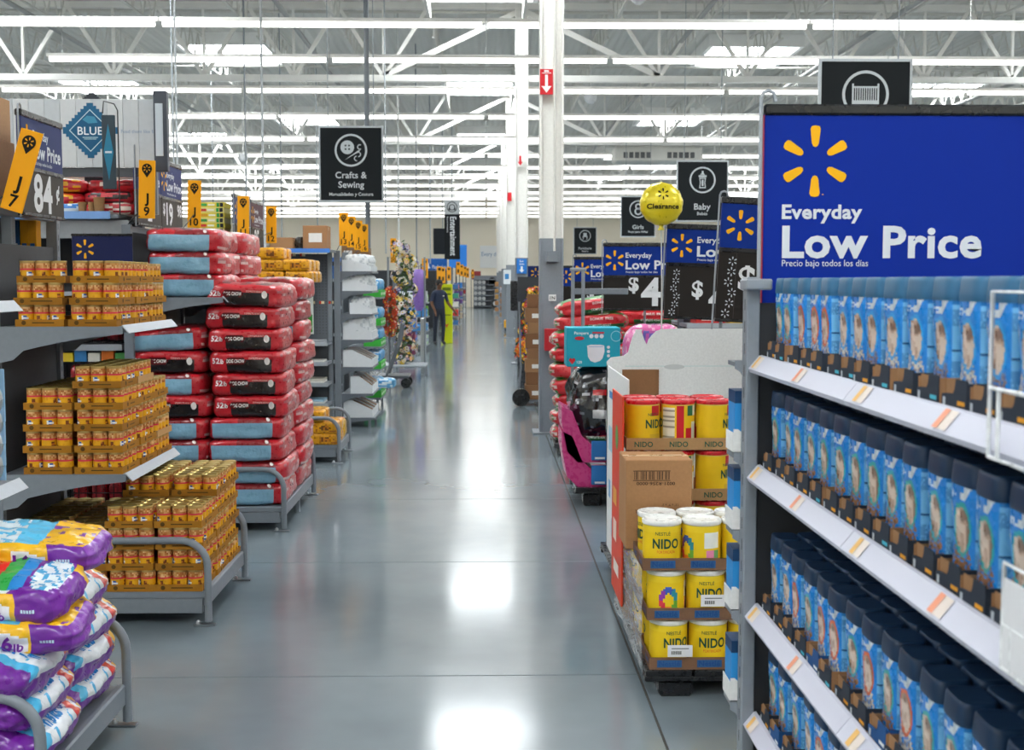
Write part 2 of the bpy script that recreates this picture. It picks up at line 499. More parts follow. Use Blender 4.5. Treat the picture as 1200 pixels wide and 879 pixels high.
# columns: wide flange, white above, grey below
def column(Y, name_w):
    t = thing('column', 'white and grey steel column, %s' % name_w, 'column', (CX, Y, 0), group='columns along the aisle')
    for nm, z0, z1, c in (('lower_shaft', 0, 2.14, '#7d838b'), ('upper_shaft', 2.14, 7.1, '#e8e6e0')):
        f = MB()
        f.cbox(CX-0.13, Y-0.13, z0, CX-0.105, Y+0.13, z1, 0.004, c)
        f.cbox(CX+0.105, Y-0.13, z0, CX+0.13, Y+0.13, z1, 0.004, c)
        if nm == 'lower_shaft': f.box(CX-0.104, Y-0.12, z0, CX+0.104, Y+0.12, z1, c)
        else: f.box(CX-0.104, Y-0.06, z0, CX+0.104, Y+0.06, z1, c)
        f.build(nm, 'steel', t)
    f = MB(); f.cbox(CX-0.2, Y-0.2, 0, CX+0.2, Y+0.2, 0.02, 0.004, '#70757c'); f.build('base_plate', 'steel', t)
    return t
cols = []
for i, Y in enumerate(TY[1:]):
    cols.append(column(Y, ['nearest one beside the stacked green and red bags', 'second from the front, carrying a blue arrow sign', 'third from the front', 'fourth from the front', 'fifth from the front', 'farthest one near the back wall'][i]))
Y1 = TY[1]
t = thing('arrow_sign', 'small red sign with a white down arrow on the nearest column', 'sign', (CX-0.06, Y1-0.14, 3.68))
f = MB(); f.box(CX-0.13, Y1-0.14, 3.68, CX+0.01, Y1-0.132, 3.95, '#c8202a'); f.build('panel', 'satin', t)
f = MB(); pl = flat(Y1-0.1425)
poly_on(f, [(CX-0.075, 3.89), (CX-0.075, 3.77), (CX-0.115, 3.77), (CX-0.06, 3.70), (CX-0.005, 3.77), (CX-0.045, 3.77), (CX-0.045, 3.89)], '#f3f0ee', pl); rect(f, CX-0.11, 3.905, CX-0.01, 3.912, '#f3f0ee', pl)
rect(f, CX-0.085, 3.92, CX-0.035, 3.938, '#f3f0ee', pl); f.build('arrow', 'satin', t)
t = thing('junction_box', 'grey electrical box on the nearest column', 'box', (CX, Y1-0.2, 1.88))
f = MB(); f.cbox(CX-0.06, Y1-0.2, 1.88, CX+0.07, Y1-0.122, 2.0, 0.006, '#757b83'); f.build('body', 'steel', t)
f = MB(); f.tube([(CX+0.03, Y1-0.15, 2.0), (CX+0.03, Y1-0.15, 5.6)], 0.014, 8, '#d9d7d0'); f.build('conduit', 'steel', t)
t = thing('number_plate', 'small white number plate on the grey part of the nearest column', 'sign', (CX, Y1-0.14, 1.47))
f = MB(); f.box(CX-0.03, Y1-0.14, 1.46, CX+0.05, Y1-0.122, 1.53, '#e6e6e4'); f.build('panel', 'satin', t)
f = MB(); put_text(f, '1N', CX+0.01, 1.475, 0.038, '#222222', flat(Y1-0.1415), 0.02, align='C'); f.build('lettering', 'satin', t)
t = thing('extinguisher_box', 'red fire extinguisher box on the side of the nearest column', 'box', (CX-0.17, Y1, 0.95))
f = MB(); f.cbox(CX-0.08, Y1-0.25, 0.92, CX+0.1, Y1-0.132, 1.16, 0.006, '#b0202a'); f.build('body', 'steel', t)
f = MB(); f.box(CX-0.03, Y1-0.258, 1.02, CX+0.04, Y1-0.2505, 1.08, '#e6dcd8'); f.build('badge', 'satin', t)
Y2 = TY[2]
t = thing('exit_sign', 'blue sign with white down arrow on the second column', 'sign', (CX-0.05, Y2-0.16, 1.83))
f = MB(); f.cbox(CX-0.10, Y2-0.16, 1.82, CX+0.1, Y2-0.135, 2.12, 0.004, '#2a78c8'); f.build('panel', 'satin', t)
f = MB(); pl = flat(Y2-0.1625); poly_on(f, [(CX-0.02, 1.97), (CX-0.02, 1.9), (CX-0.05, 1.9), (CX, 1.84), (CX+0.05, 1.9), (CX+0.02, 1.9), (CX+0.02, 1.97)], '#f2f4f6', pl)
put_text(f, 'Exit', CX, 2.055, 0.035, '#f2f4f6', pl, 0.01, align='C'); put_text(f, 'Salida', CX, 2.0, 0.03, '#f2f4f6', pl, 0.01, align='C'); f.build('lettering', 'satin', t)
f = MB(); f.cbox(CX-0.09, TY[3]-0.14, 4.0, CX+0.03, TY[3]-0.132, 4.25, 0.002, '#c8202a'); tag(f.build('red_sign', 'satin'), 'tiny red sign high on the third column', 'sign')
f = MB(); f.cbox(CX-0.09, TY[2]-0.14, 3.95, CX+0.03, TY[2]-0.132, 4.2, 0.002, '#e9e7e1'); pl = flat(TY[2]-0.142); poly_on(f, [(CX-0.05, 4.17), (CX-0.05, 4.05), (CX-0.08, 4.05), (CX-0.03, 3.97), (CX+0.02, 4.05), (CX-0.01, 4.05), (CX-0.01, 4.17)], '#c8202a', pl)
tag(f.build('red_arrow_plate', 'satin'), 'white plate with red arrow high on the second column', 'sign')

# grey service poles hanging from the roof on the left, and thin sign rods
for k, (x, Y, zb, r, c, nm) in enumerate([(431, 19.6, 1.9, 0.04, '#6f757c', 'thick grey power pole behind the square black craft sign'),
        (209, 13, 1.9, 0.016, '#b9bec2', 'thin steel rod hanging right of the pet food header board'), (205, 20, 2.6, 0.02, '#9aa0a4', 'thin grey rod hanging behind the pet food header board'),
        (289, 24, 2.0, 0.025, '#8f9599', 'thin grey ceiling rod above the eleventh aisle flag'), (309, 15.5, 2.1, 0.022, '#b5babd', 'pale steel rod hanging near the twelfth aisle flag'),
        (330, 26, 2.0, 0.02, '#8f9599', 'thin grey rod left of the square black craft sign'), (467, 26, 2.0, 0.03, '#b5b7b5', 'perforated steel rod right of the square black craft sign'),
        (488, 30, 2.0, 0.022, '#7f858a', 'dark grey rod left of the vertical black sign'), (452, 24, 2.2, 0.02, '#a5aaad', 'slim rod beside the edge of the square black craft sign'),
        (504, 38, 2.2, 0.025, '#9aa0a4', 'slim rod near the blue game banner'), (372, 30, 2.2, 0.02, '#9aa0a4', 'slim rod at the left edge of the square black craft sign'),
        (250, 30, 2.3, 0.02, '#9aa0a4', 'slim rod above the tenth aisle flag')]):
    p = at(x, 250, Y)
    f = MB(); f.tube([(p.x, Y, zb), (p.x, Y, 7.3)], r*(.7 if k else 1), 8, c); tag(f.build('ceiling_rod', 'steel'), nm, 'pole', 'poles hanging from the roof')
t = thing('air_unit', 'white box shaped air unit with louvres hanging from the roof', 'air unit', tuple(at(770, 186, 37.2)))
p = at(770, 186, 37.2); f = MB(); f.cbox(p.x-1.3, 36.8, p.z-0.12, p.x+1.3, 37.8, p.z+0.35, 0.05, '#d4d2cb'); f.build('casing', 'roof', t)
for i in (-1, 1):
    for j in range(5):
        f = MB(); f.box(p.x+i*0.65-0.4+0.17*j, 36.77, p.z-0.02, p.x+i*0.65-0.4+0.17*j+0.12, 36.8, p.z+0.15, '#3f4143'); f.build('louvre', 'steel', t)
f = MB(); f.box(p.x-0.9, 37.1, p.z+0.35, p.x-0.85, 37.15, 7.3, '#bbbbbb'); f.build('hanger', 'steel', t); f = MB(); f.box(p.x+0.85, 37.1, p.z+0.35, p.x+0.9, 37.15, 7.3, '#bbbbbb'); f.build('hanger', 'steel', t)
for k, (x, y, Y) in enumerate(((748, 5, 20), (692, 122, 27), (285, 190, 34))):
    p = at(x, y, Y); t = thing('camera_dome', 'small white security camera under the roof, %s' % ['right of the nearest column top', 'right of the red arrow sign', 'left above the aisle flags'][k], 'camera', tuple(p))
    f = MB(); f.lathe([(0.05, 0), (0.12, 0.06), (0.14, 0.14), (0.14, 0.22)], 12, '#d9dadb', tuple(p)); f.build('dome', 'plastic', t)
    f = MB(); f.tube([(p.x, p.y, p.z+0.2), (p.x, p.y, 7.3)], 0.02, 6, '#c5c5c2'); f.build('stem', 'steel', t)
# ================================================================ signs
NAVY, SUN, LET = '#0b2f86', '#f2b21c', '#dfe4ea'
def pole_hook(t, x, y, z0, z1, r=0.006, c='#8e949b', name='pole'):
    f = MB()
    f.tube([(x, y, z0), (x, y, z1-0.02), (x+0.006, y, z1-0.005), (x+0.02, y, z1), (x+0.034, y, z1-0.006), (x+0.04, y, z1-0.03)], r, 8, c)
    return f.build(name, 'steel', t)

def price_sign(label, loc, rz, w, h, price, split=0.47, strips=False, stand=None, navy=NAVY, board='#2a2624', tilt=0.0, lift=0.0, group='price signs'):
    """sign card that faces local -y; price = list of (text, u, v, height) with u from the left edge, v from the bottom"""
    t = thing('price_sign', label, 'sign', loc, rz, group, local=True)
    t.rotation_euler = (0, tilt, rz)
    l = -w/2; d = 0.012
    f = MB(); f.cbox(l, -d, h*split+0.006, l+w, d, h, 0.003, navy); f.build('header_card', 'sign', t)
    f = MB(); f.cbox(l-0.004, -d-0.006, h-0.004, l+w+0.004, d+0.006, h+0.03, 0.006, '#1d1f22'); f.build('top_rail', 'plastic', t)
    f = MB(); pl = flat(-d-0.0012); hh = h*(1-split)
    spark(f, l+0.13*w, h-hh*0.47, hh*0.33, SUN, pl); f.build('spark_logo', 'sign', t)
    f = MB()
    put_text(f, 'Everyday', l+0.26*w, h-hh*0.38, hh*0.17, LET, pl, 0.02)
    put_text(f, 'Low Price', l+0.26*w, h-hh*0.76, hh*0.30, LET, pl, 0.028, width=0.68*w)
    put_text(f, 'Precio bajo todos los d\u00edas', l+0.265*w, h-hh*0.89, hh*0.07, LET, pl, 0.005)
    f.build('lettering', 'sign', t)
    f = MB(); f.cbox(l, -d-0.002, 0, l+w, d-0.002, h*split-0.002, 0.003, board); f.build('price_card', 'sign', t)
    f = MB(); f.cbox(l-0.003, -d-0.006, h*split-0.012, l+w+0.003, -d+0.002, h*split+0.01, 0.003, '#16181b'); f.build('middle_rail', 'plastic', t)
    f = MB(); f.cbox(l-0.003, -d-0.006, -0.012, l+w+0.003, d+0.002, 0.004, 0.003, '#16181b'); f.build('bottom_rail', 'plastic', t)
    f = MB(); pl = flat(-d-0.0035)
    for tx, u, v, ch in price: put_text(f, tx, l+u, v, ch, '#e6e8ea', pl, 0.03)
    f.build('price_lettering', 'sign', t)
    if strips:
        f = MB(); pr = random.Random(3)
        for k in range(6):
            uu, vv = l+0.05+0.012*(k % 3)+pr.uniform(-.008,.008), 0.03+h*split*0.15*k
            spark(f, uu, min(vv, h*split-0.04), 0.022, '#c9d0d6', pl)
        f.build('spark_pattern', 'sign', t)
        f = MB(); rect(f, l+0.085, 0.004, l+0.087, h*split-0.014, '#4a4744', flat(-d-0.003)); f.build('card_seam', 'sign', t)
    if stand is not None:
        f = MB(); f.tube([(0, 0.03, -stand), (0, 0.03, h*0.8)], 0.011, 8, '#84898f'); f.build('stand_pole', 'steel', t)
        f = MB(); f.lathe([(0.15, 0), (0.15, 0.008), (0.03, 0.016), (0.012, 0.03)], 16, '#50555b', (0, 0.03, -stand)); f.build('stand_base', 'steel', t)
    pole_hook(t, l-0.012, -0.004, -0.02 if stand is None else -0.05, h+0.055, 0.005)
    return t

def aisle_flag(num, loc, tilt=0.0, h=0.37, w=0.105, yaw=0.0, where='', anchor=None):
    t = thing('aisle_flag', 'narrow yellow aisle flag printed J %s, %s' % (num, where), 'sign', loc, 0, 'yellow aisle flags', local=True)
    t.rotation_euler = (0, tilt, yaw)
    f = MB(); f.cbox(-w/2, -0.004, 0, w/2, 0.004, h, 0.002, '#f5a81c'); f.build('panel', 'sign', t)
    f = MB(); pl = flat(-0.0055); cy = h*0.855; r = w*0.31
    pts = [(r*math.cos(a), cy + r*math.sin(a)) for a in [math.radians(d) for d in range(-30, 211, 20)]] + [(0, cy-r*1.75)]
    poly_on(f, pts, '#201c16', pl); spark(f, 0, cy, r*0.72, '#f5a81c', flat(-0.0065)); f.build('pin_logo', 'sign', t)
    f = MB(); put_text(f, 'J', 0, h*0.27, h*0.17, '#1d1a16', pl, 0.03, align='C'); put_text(f, str(num), 0, h*0.05, h*0.155, '#1d1a16', pl, 0.02, align='C')
    f.build('lettering', 'sign', t)
    if anchor is not None:
        bpy.context.view_layer.update(); q = t.matrix_world.inverted() @ Vector(anchor)
        f = MB(); f.tube([(0, 0.0045, h*0.3), (0, 0.012, h*0.3), q], 0.004, 6, '#3b3d40'); f.build('bracket', 'steel', t)
    return t

def hang_sign(label, px0, px1, py1, Y, lines, icon, name='department_sign'):
    """square black sign hung from the roof; px from the photo fixes only where it hangs"""
    a = at(px0, py1, Y); b = at(px1, py1, Y); w = b.x - a.x; h = w*1.165; cx = (a.x+b.x)/2; z = a.z
    t = thing(name, label, 'sign', (cx, Y, z), 0, 'black department signs', local=True)
    f = MB(); f.cbox(-w/2, -0.02, 0, w/2, 0.02, h, 0.004, '#c3c9cd'); f.build('frame', 'steel', t)
    f = MB(); e = w*0.03; f.box(-w/2+e, -0.024, e, w/2-e, -0.0205, h-e, '#1c2023'); f.build('panel', 'sign', t)
    f = MB(); pl = flat(-0.0265); cy = h*0.68; r = w*0.25; W = '#cdd3d6'; K = '#1c2023'
    disc(f, 0, cy, r, W, pl, 32, r*0.88)
    p2 = flat(-0.028)
    if icon == 'button':
        disc(f, -0.22*r, cy+0.18*r, 0.42*r, W, pl)
        for i in (-1, 1):
            for j in (-1, 1): rect(f, -0.22*r+i*0.11*r-0.05*r, cy+0.18*r+j*0.11*r-0.05*r, -0.22*r+i*0.11*r+0.05*r, cy+0.18*r+j*0.11*r+0.05*r, K, p2)
        poly_on(f, [(-0.4*r, cy-0.6*r), (0.5*r, cy-0.1*r), (0.58*r, cy+0.02*r), (0.42*r, cy-0.02*r)], W, pl)
        for a0, a1, ccx, ccy in ((-90, 100, 0.45, -0.25), (90, 280, 0.35, -0.5), (60, 300, 0.55, 0.2)):
            for k in range(8):
                q0 = math.radians(a0+(a1-a0)*k/8); q1 = math.radians(a0+(a1-a0)*(k+1)/8)
                poly_on(f, [((ccx+0.17*math.cos(q0))*r, cy+(ccy+0.17*math.sin(q0))*r), ((ccx+0.11*math.cos(q0))*r, cy+(ccy+0.11*math.sin(q0))*r), ((ccx+0.11*math.cos(q1))*r, cy+(ccy+0.11*math.sin(q1))*r), ((ccx+0.17*math.cos(q1))*r, cy+(ccy+0.17*math.sin(q1))*r)], W, pl)
    elif icon == 'bottle':
        poly_on(f, [(-.26*r, cy-.62*r), (.26*r, cy-.62*r), (.2*r, cy-.2*r), (.26*r, cy+.18*r), (-.26*r, cy+.18*r), (-.2*r, cy-.2*r)], W, pl)
        poly_on(f, [(-.18*r, cy-.54*r), (.18*r, cy-.54*r), (.13*r, cy-.2*r), (.18*r, cy+.1*r), (-.18*r, cy+.1*r), (-.13*r, cy-.2*r)], K, p2)
        rect(f, -.07*r, cy-.45*r, .07*r, cy+.02*r, W, flat(-0.0295))
        rect(f, -.3*r, cy+.22*r, .3*r, cy+.36*r, W, pl)
        poly_on(f, [(-.2*r, cy+.4*r), (.2*r, cy+.4*r), (.07*r, cy+.52*r), (.07*r, cy+.68*r), (-.07*r, cy+.68*r), (-.07*r, cy+.52*r)], W, pl)
    elif icon == 'crib':
        rect(f, -.58*r, cy-.42*r, -.5*r, cy+.45*r, W, pl); rect(f, .5*r, cy-.42*r, .58*r, cy+.45*r, W, pl)
        rect(f, -.5*r, cy+.26*r, .5*r, cy+.34*r, W, pl); rect(f, -.5*r, cy-.42*r, .5*r, cy-.25*r, W, pl)
        for k in range(10): rect(f, (-.45+.095*k)*r, cy-.25*r, (-.45+.095*k+.045)*r, cy+.26*r, W, pl)
    elif icon == 'chair':
        rect(f, -.3*r, cy-.05*r, .3*r, cy+.5*r, W, pl); rect(f, -.42*r, cy-.2*r, .42*r, cy-.05*r, W, pl)
        for i in (-1, 1): rect(f, i*.33*r-.06*r, cy-.62*r, i*.33*r+.06*r, cy-.2*r, W, pl)
    elif icon == 'figure':
        disc(f, 0, cy+.3*r, .35*r, W, pl, 18, .2*r); disc(f, 0, cy-.25*r, .42*r, W, pl, 18, .26*r)
    f.build('icon', 'sign', t)
    f = MB(); n = len(lines)
    for tx, v, ch in lines: put_text(f, tx, 0, h*v, h*ch, '#d3d8da', pl, 0.015 if ch > 0.04 else 0.0, align='C')
    if lines: f.build('lettering', 'sign', t)
    for i in (-1, 1):
        f = MB(); f.tube([(i*w*0.35, 0, h), (i*w*0.35, 0, 7.3-z)], 0.008, 5, '#9aa0a4'); f.build('hanging_wire', 'steel', t)
    return t

hang_sign('square black hanging sign reading Crafts & Sewing', 374, 450, 237, 19, [('Crafts &', .315, .085), ('Sewing', .19, .085), ('Manualidades y Costura', .085, .042)], 'button')
hang_sign('square black hanging sign reading Baby with bottle icon', 792, 853, 260, 23.8, [('Baby', .20, .1), ('Beb\u00e9s', .11, .05)], 'bottle')
hang_sign('black hanging sign reading Girls, half behind the yellow balloon', 727, 768, 278, 36, [('Girls', .20, .1), ('Ropa para Ni\u00f1as', .11, .05)], 'figure')
hang_sign('small distant black hanging sign reading Furniture', 672, 699, 298, 53, [('Furniture', .18, .09), ('Muebles', .09, .05)], 'chair')
hang_sign('black hanging sign with crib icon above the big blue sign', 957, 1066, 199, 13.3, [], 'crib')
# vertical sign
p = at(530, 304, 40); t = thing('vertical_sign', 'tall narrow black sign with Entertainment written downwards', 'sign', tuple(p), 0, local=True)
f = MB(); f.cbox(-.25, -.03, 0, .25, .03, 1.44, 0.01, '#1b1e21'); f.build('panel', 'sign', t)
f = MB(); f.cbox(-.25, -.035, 1.44, .25, .035, 1.9, 0.01, '#b9bdbf'); f.build('icon_panel', 'sign', t)
f = MB(); disc(f, 0, 1.67, .17, '#24282b', flat(-.04), 24, .145); disc(f, 0, 1.66, .1, '#24282b', flat(-.04), 18, .075); rect(f, -.11, 1.57, -.06, 1.65, '#24282b', flat(-.042)); rect(f, .06, 1.57, .11, 1.65, '#24282b', flat(-.042)); f.build('headphone_icon', 'sign', t)
f = MB(); put_text(f, 'Entertainment', 0, 0, .2, '#dfe3e5', lambda u, v: (-.06+v, -.033, 1.36-u), 0.02, width=1.24); put_text(f, 'Entretenimiento', 0, 0, .05, '#dfe3e5', lambda u, v: (-.17+v, -.033, 1.36-u), 0, width=.5); f.build('lettering', 'sign', t)
f = MB(); f.tube([(0, 0, 1.9), (0, 0, 7.3-p.z)], .02, 6, '#9aa0a4'); f.build('hanging_rod', 'steel', t)
p = at(519, 298, 46); t = thing('rear_sign', 'dark hanging sign just behind the tall Entertainment sign', 'sign', tuple(p), 0, local=True)
f = MB(); f.cbox(-.35, -.03, 0, .35, .03, .95, 0.01, '#22262a'); f.build('panel', 'sign', t)
f = MB(); f.tube([(0, 0, .95), (0, 0, 7.3-p.z)], .02, 6, '#9aa0a4'); f.build('hanging_rod', 'steel', t)

# signs over the left racks (face the aisle)
price_sign('dark price sign reading 84 cents above the stacked dog food cans', (-2.26, 6.39, 2.01), PI/2, 0.58, 0.47, [('84', 0.14, 0.02, 0.19), ('\u00a2', 0.46, 0.09, 0.085)], board='#4a4642', navy='#39426e')  # grey-purple headers here have the slanted-view dulling painted into their colour
price_sign('dark price sign reading two ninety-eight behind the J 9 flag', (-2.31, 8.56, 2.06), PI/2, 0.6, 0.46, [('$', .03, .1, .08), ('2', 0.24, 0.03, 0.16), ('98', .38, .1, .09)], board='#4a4642', navy='#39426e')
price_sign('dark price sign reading nineteen ninety-eight left of the J 10 flag', (-2.33, 9.25, 2.06), PI/2, 0.6, 0.46, [('$', .03, .1, .08), ('19', 0.12, 0.03, 0.16), ('98', .44, .1, .09)], board='#4a4642', navy='#39426e')
price_sign('dark price sign with a single digit right of the J 11 flag', (-2.3, 11.7, 1.98), PI/2, 0.62, 0.46, [('0', 0.2, 0.03, 0.16)], board='#4a4642', navy='#39426e')
price_sign('dark brownish price sign with two large digits left of the J 12 flag', (-2.3, 12.5, 1.98), PI/2, 0.66, 0.46, [('25', 0.15, 0.03, 0.18)], board='#4a4642', navy='#5a3f4a')
for num, x, y, Y, tl, hh, wh, an in ((7, 13, 247, 5.86, 0.29, .385, 'tilted in front of the 84 cent sign', (-2.37, 5.99, 2.04)), (9, 172, 256, 8.05, 0.03, .37, 'above the pale blue bags', (-2.37, 8.26, 2.04)),
        (10, 227.5, 267, 9.85, 0.03, .37, 'right of the 19.98 sign', (-2.37, 9.64, 2.04)), (11, 285, 278, 11.3, 0.02, .37, 'right of the stacked yellow boxes', (-2.37, 11.37, 2.04)), (12, 318, 285, 12.6, 0.01, .37, 'left of the pegboard cartons', (-2.37, 12.19, 2.04)),
        (13, 403, 288, 14.0, 0.0, .37, 'largest above the white bins', (-1.7, 14.14, 2.01)), (14, 412, 290, 14.9, 0.0, .37, 'second above the white bins', (-1.7, 14.97, 2.01)), (15, 420, 293, 15.8, 0.0, .37, 'third above the white bins', (-1.86, 16.32, 1.99)),
        (16, 427, 295, 16.9, 0.0, .37, 'smallest above the white bins', (-1.86, 17.12, 1.99)), (20, 461, 308, 23.0, 0.0, .45, 'left of the flower column top', (-1.75, 22.15, 2.08))):
    p = at(x, y, Y); aisle_flag(num, tuple(p), tl, hh, 0.105, 0.0, wh, an)

# signs over the right pallets (face the photographer)
pC = at(862, 378, 6.03); pB = at(806, 375, 7.6); pA = at(742, 362, 10.9); pD = at(700, 362, 14.3); pE = at(688, 362, 17.2)
price_sign('price sign with spark pattern and large dollar sign, nearest beside the big blue sign', (1.475, 6.03, pC.z), 0, 0.72, 0.565, [('$', .10, .15, .12), ('4', .2, .06, .19)], split=0.60, strips=True, stand=pC.z, tilt=0.05)
price_sign('price sign with spark pattern right below the yellow balloon', (1.45, 7.6, pB.z+0.01), 0, 0.72, 0.54, [('$', .165, .13, .1), ('4', .27, .04, .19)], split=0.60, strips=True, stand=pB.z, tilt=0.03)
price_sign('price sign reading dollar 4 left of the yellow balloon', (1.40, 10.9, pA.z), 0, 0.74, 0.55, [('$', .22, .16, .13), ('4', .33, .035, .25)], split=0.52, stand=pA.z)
price_sign('price sign with a white dollar sign behind the stacked green and red bags', (1.38, 14.3, pD.z+.02), 0, 0.74, 0.55, [('$', .15, .1, .12)], split=0.52, stand=pD.z)
price_sign('farthest small price sign right of the nearest column', (1.38, 17.2, pE.z+.02), 0, 0.74, 0.55, [('$', .2, .1, .12)], split=0.52, stand=pE.z)
# small spark sign further down
p = at(627, 325, 22); t = thing('spark_sign', 'small navy square sign with yellow spark above the bright flowers', 'sign', tuple(p), 0, local=True)
f = MB(); f.cbox(-.13, -.01, -.05, .15, .01, .2, .003, '#1a2c63'); f.build('panel', 'sign', t)
f = MB(); spark(f, 0.01, .075, .09, SUN, flat(-.012)); f.build('spark_logo', 'sign', t)
f = MB(); f.tube([(0, .02, -p.z), (0, .02, 0)], .012, 6, '#6f757c'); f.build('pole', 'steel', t)

# balloon
bc = at(775, 239, 7.4); t = thing('balloon', 'round yellow foil balloon printed Clearance on a stick', 'balloon', tuple(bc), 0, local=True)
f = MB(); nu, nv = 40, 20; rb = .128
def bal(u, v, off=0.0):   # u, v in the front plane
    d = min(1, math.hypot(u, v)/rb); z = (1-d**2.4)**0.55*0.085
    return (u, -z-off, v)
vs = []; fs = []
for i in range(nv+1):
    th = PI*i/nv
    for k in range(nu):
        a = 2*PI*k/nu; r = rb*math.sin(th) if i <= nv else 0
        rim = math.sin(th)**8; r *= 1 + 0.02*rim*math.sin(a*13)
        y = -math.cos(th); y = math.copysign(abs(y)**0.8, y)*0.085
        vs.append((r*math.cos(a), y, r*math.sin(a)))
for i in range(nv):
    for k in range(nu): fs.append((i*nu+k, (i+1)*nu+k, (i+1)*nu+(k+1) % nu, i*nu+(k+1) % nu))
f.add(vs, [q[::-1] for q in fs], '#e8d21c', True); f.build('envelope', 'foil', t)
f = MB(); put_text(f, 'Clearance', 0, -.032, .03, '#24230f', lambda u, v: bal(u, v, .004), 0.03, align='C', width=.19); f.build('lettering', 'sign', t)
f = MB(); spark(f, 0, .055, .034, '#24230f', lambda u, v: bal(u, v, .004)); f.build('spark_logo', 'sign', t)
f = MB(); f.lathe([(.022, -.155), (.012, -.135), (.02, -.118)], 10, '#d8c31a'); f.build('neck', 'foil', t)
f = MB(); f.tube([(0, 0, -.14), (.01, .02, -.5), (.02, .1, -bc.z+.02)], .004, 6, '#c9c9c5'); f.build('stick', 'plastic', t)

# ================================================================ left racks
GR, GRD, PANEL = '#7b828a', '#666d75', '#4b4d51'
XB, XU, XF = -2.34, -1.745, -1.36
def arc(c, r, a0, a1, n, f3): return [f3(c[0]+r*math.cos(a0+(a1-a0)*k/n), c[1]+r*math.sin(a0+(a1-a0)*k/n)) for k in range(n+1)]
def endcap(label, Y0, Y1, zs, top=2.05, ptop=1.86, deck=0.165, hoop=0.42, xb=XB, xu=XU, xf=XF, mids=(), group='endcap racks', base=True):
    t = thing('endcap_rack', label, 'rack', (xb, (Y0+Y1)/2, 0), 0, group)
    for y in (Y0, Y1-0.045):
        f = MB(); f.cbox(xb-0.06, y, 0, xb, y+0.045, top, 0.003, GR); o = f.build('post', 'steel', t)
        f = MB()
        for k in range(int(top/0.06)): f.box(xb+0.0002, y+0.016, 0.1+0.06*k, xb+0.001, y+0.021, 0.13+0.06*k, '#2a2c2f')
        f.build('slot_row', 'steel', o)
    f = MB(); f.box(xb-0.035, Y0+0.045, 0.12, xb-0.02, Y1-0.045, ptop, PANEL); f.build('back_panel', 'matte', t)
    f = MB(); f.cbox(xb-0.05, Y0+0.045, top-0.05, xb-0.01, Y1-0.045, top-0.01, 0.003, GR); f.build('top_rail', 'steel', t)
    for z in zs:
        f = MB(); f.box(xb, Y0+0.005, z-0.03, xu, Y1-0.005, z, GR); s = f.build('shelf', 'steel', t)
        for y in (Y0, Y1-0.004):
            f = MB(); pr = [(xb, z-0.001), (xu, z-0.001), (xu, z-0.035)] + [(xu-(xu-xb-0.12)*k/6, z-0.04-0.075*(k/6)**1.6) for k in range(1, 7)] + [(xb+0.07, z-0.16), (xb, z-0.175)]
            f.prism(pr, 'y', y, y+0.004, GR); f.build('bracket', 'steel', s)
        f = MB(); f.prism([(xu-0.002, z+0.004), (xu+0.032, z-0.032), (xu+0.036, z-0.03), (xu+0.002, z+0.008)], 'y', Y0-0.01, Y1+0.01, '#b9bfc6'); f.build('price_channel', 'steel', s)
    if base:
        f = MB(); f.cbox(xb, Y0+0.01, deck-0.035, xf-0.005, Y1-0.01, deck, 0.004, GR); f.build('base_deck', 'steel', t)
        for ya in (Y0+0.012, Y1-0.035):
            f = MB(); f.cbox(xb, ya, deck-0.11, xf-0.03, ya+0.023, deck-0.035, 0.004, GR); f.build('side_rail', 'steel', t)
        f = MB(); f.cbox(xf-0.03, Y0+0.02, deck-0.075, xf, Y1-0.02, deck+0.008, 0.006, GR); f.build('front_rail', 'steel', t)
        for y in (Y0, Y1):
            r = 0.13; path = [(xb, y, hoop)] + arc((xf-r, hoop-r), r, PI/2, 0, 8, lambda a, b, y=y: (a, y, b)) + [(xf, y, 0.02)]
            f = MB(); f.tube(path, 0.018, 10, GR); o = f.build('hoop_leg', 'steel', t)
            f = MB(); f.cbox(xf-0.07, y-0.02, 0.0, xf+0.035, y+0.02, 0.008, 0.002, '#878c92'); f.lathe([(.012, .008), (.012, .018), (.006, .026)], 8, '#b0b4b8', (xf-0.05, y, 0)); f.build('foot_plate', 'metal', o)
        for y in mids:
            f = MB(); f.cbox(xf-0.03, y-0.016, 0, xf, y+0.016, deck-0.03, 0.003, GR); f.build('leg', 'steel', t)
    return t
endcap('grey endcap rack holding purple and yellow bags, nearest on the left', 3.70, 4.60, [0.94, 1.60], deck=0.16)
endcap('grey endcap rack stacked with dog food cans', 5.97, 6.88, [0.745, 1.46])
endcap('grey endcap rack stacked with red and pale blue dog food bags', 8.24, 9.66, [1.57], mids=(8.94,), ptop=2.0)
endcap('grey endcap rack with yellow dog food packs', 11.35, 12.21, [1.66], ptop=1.9)

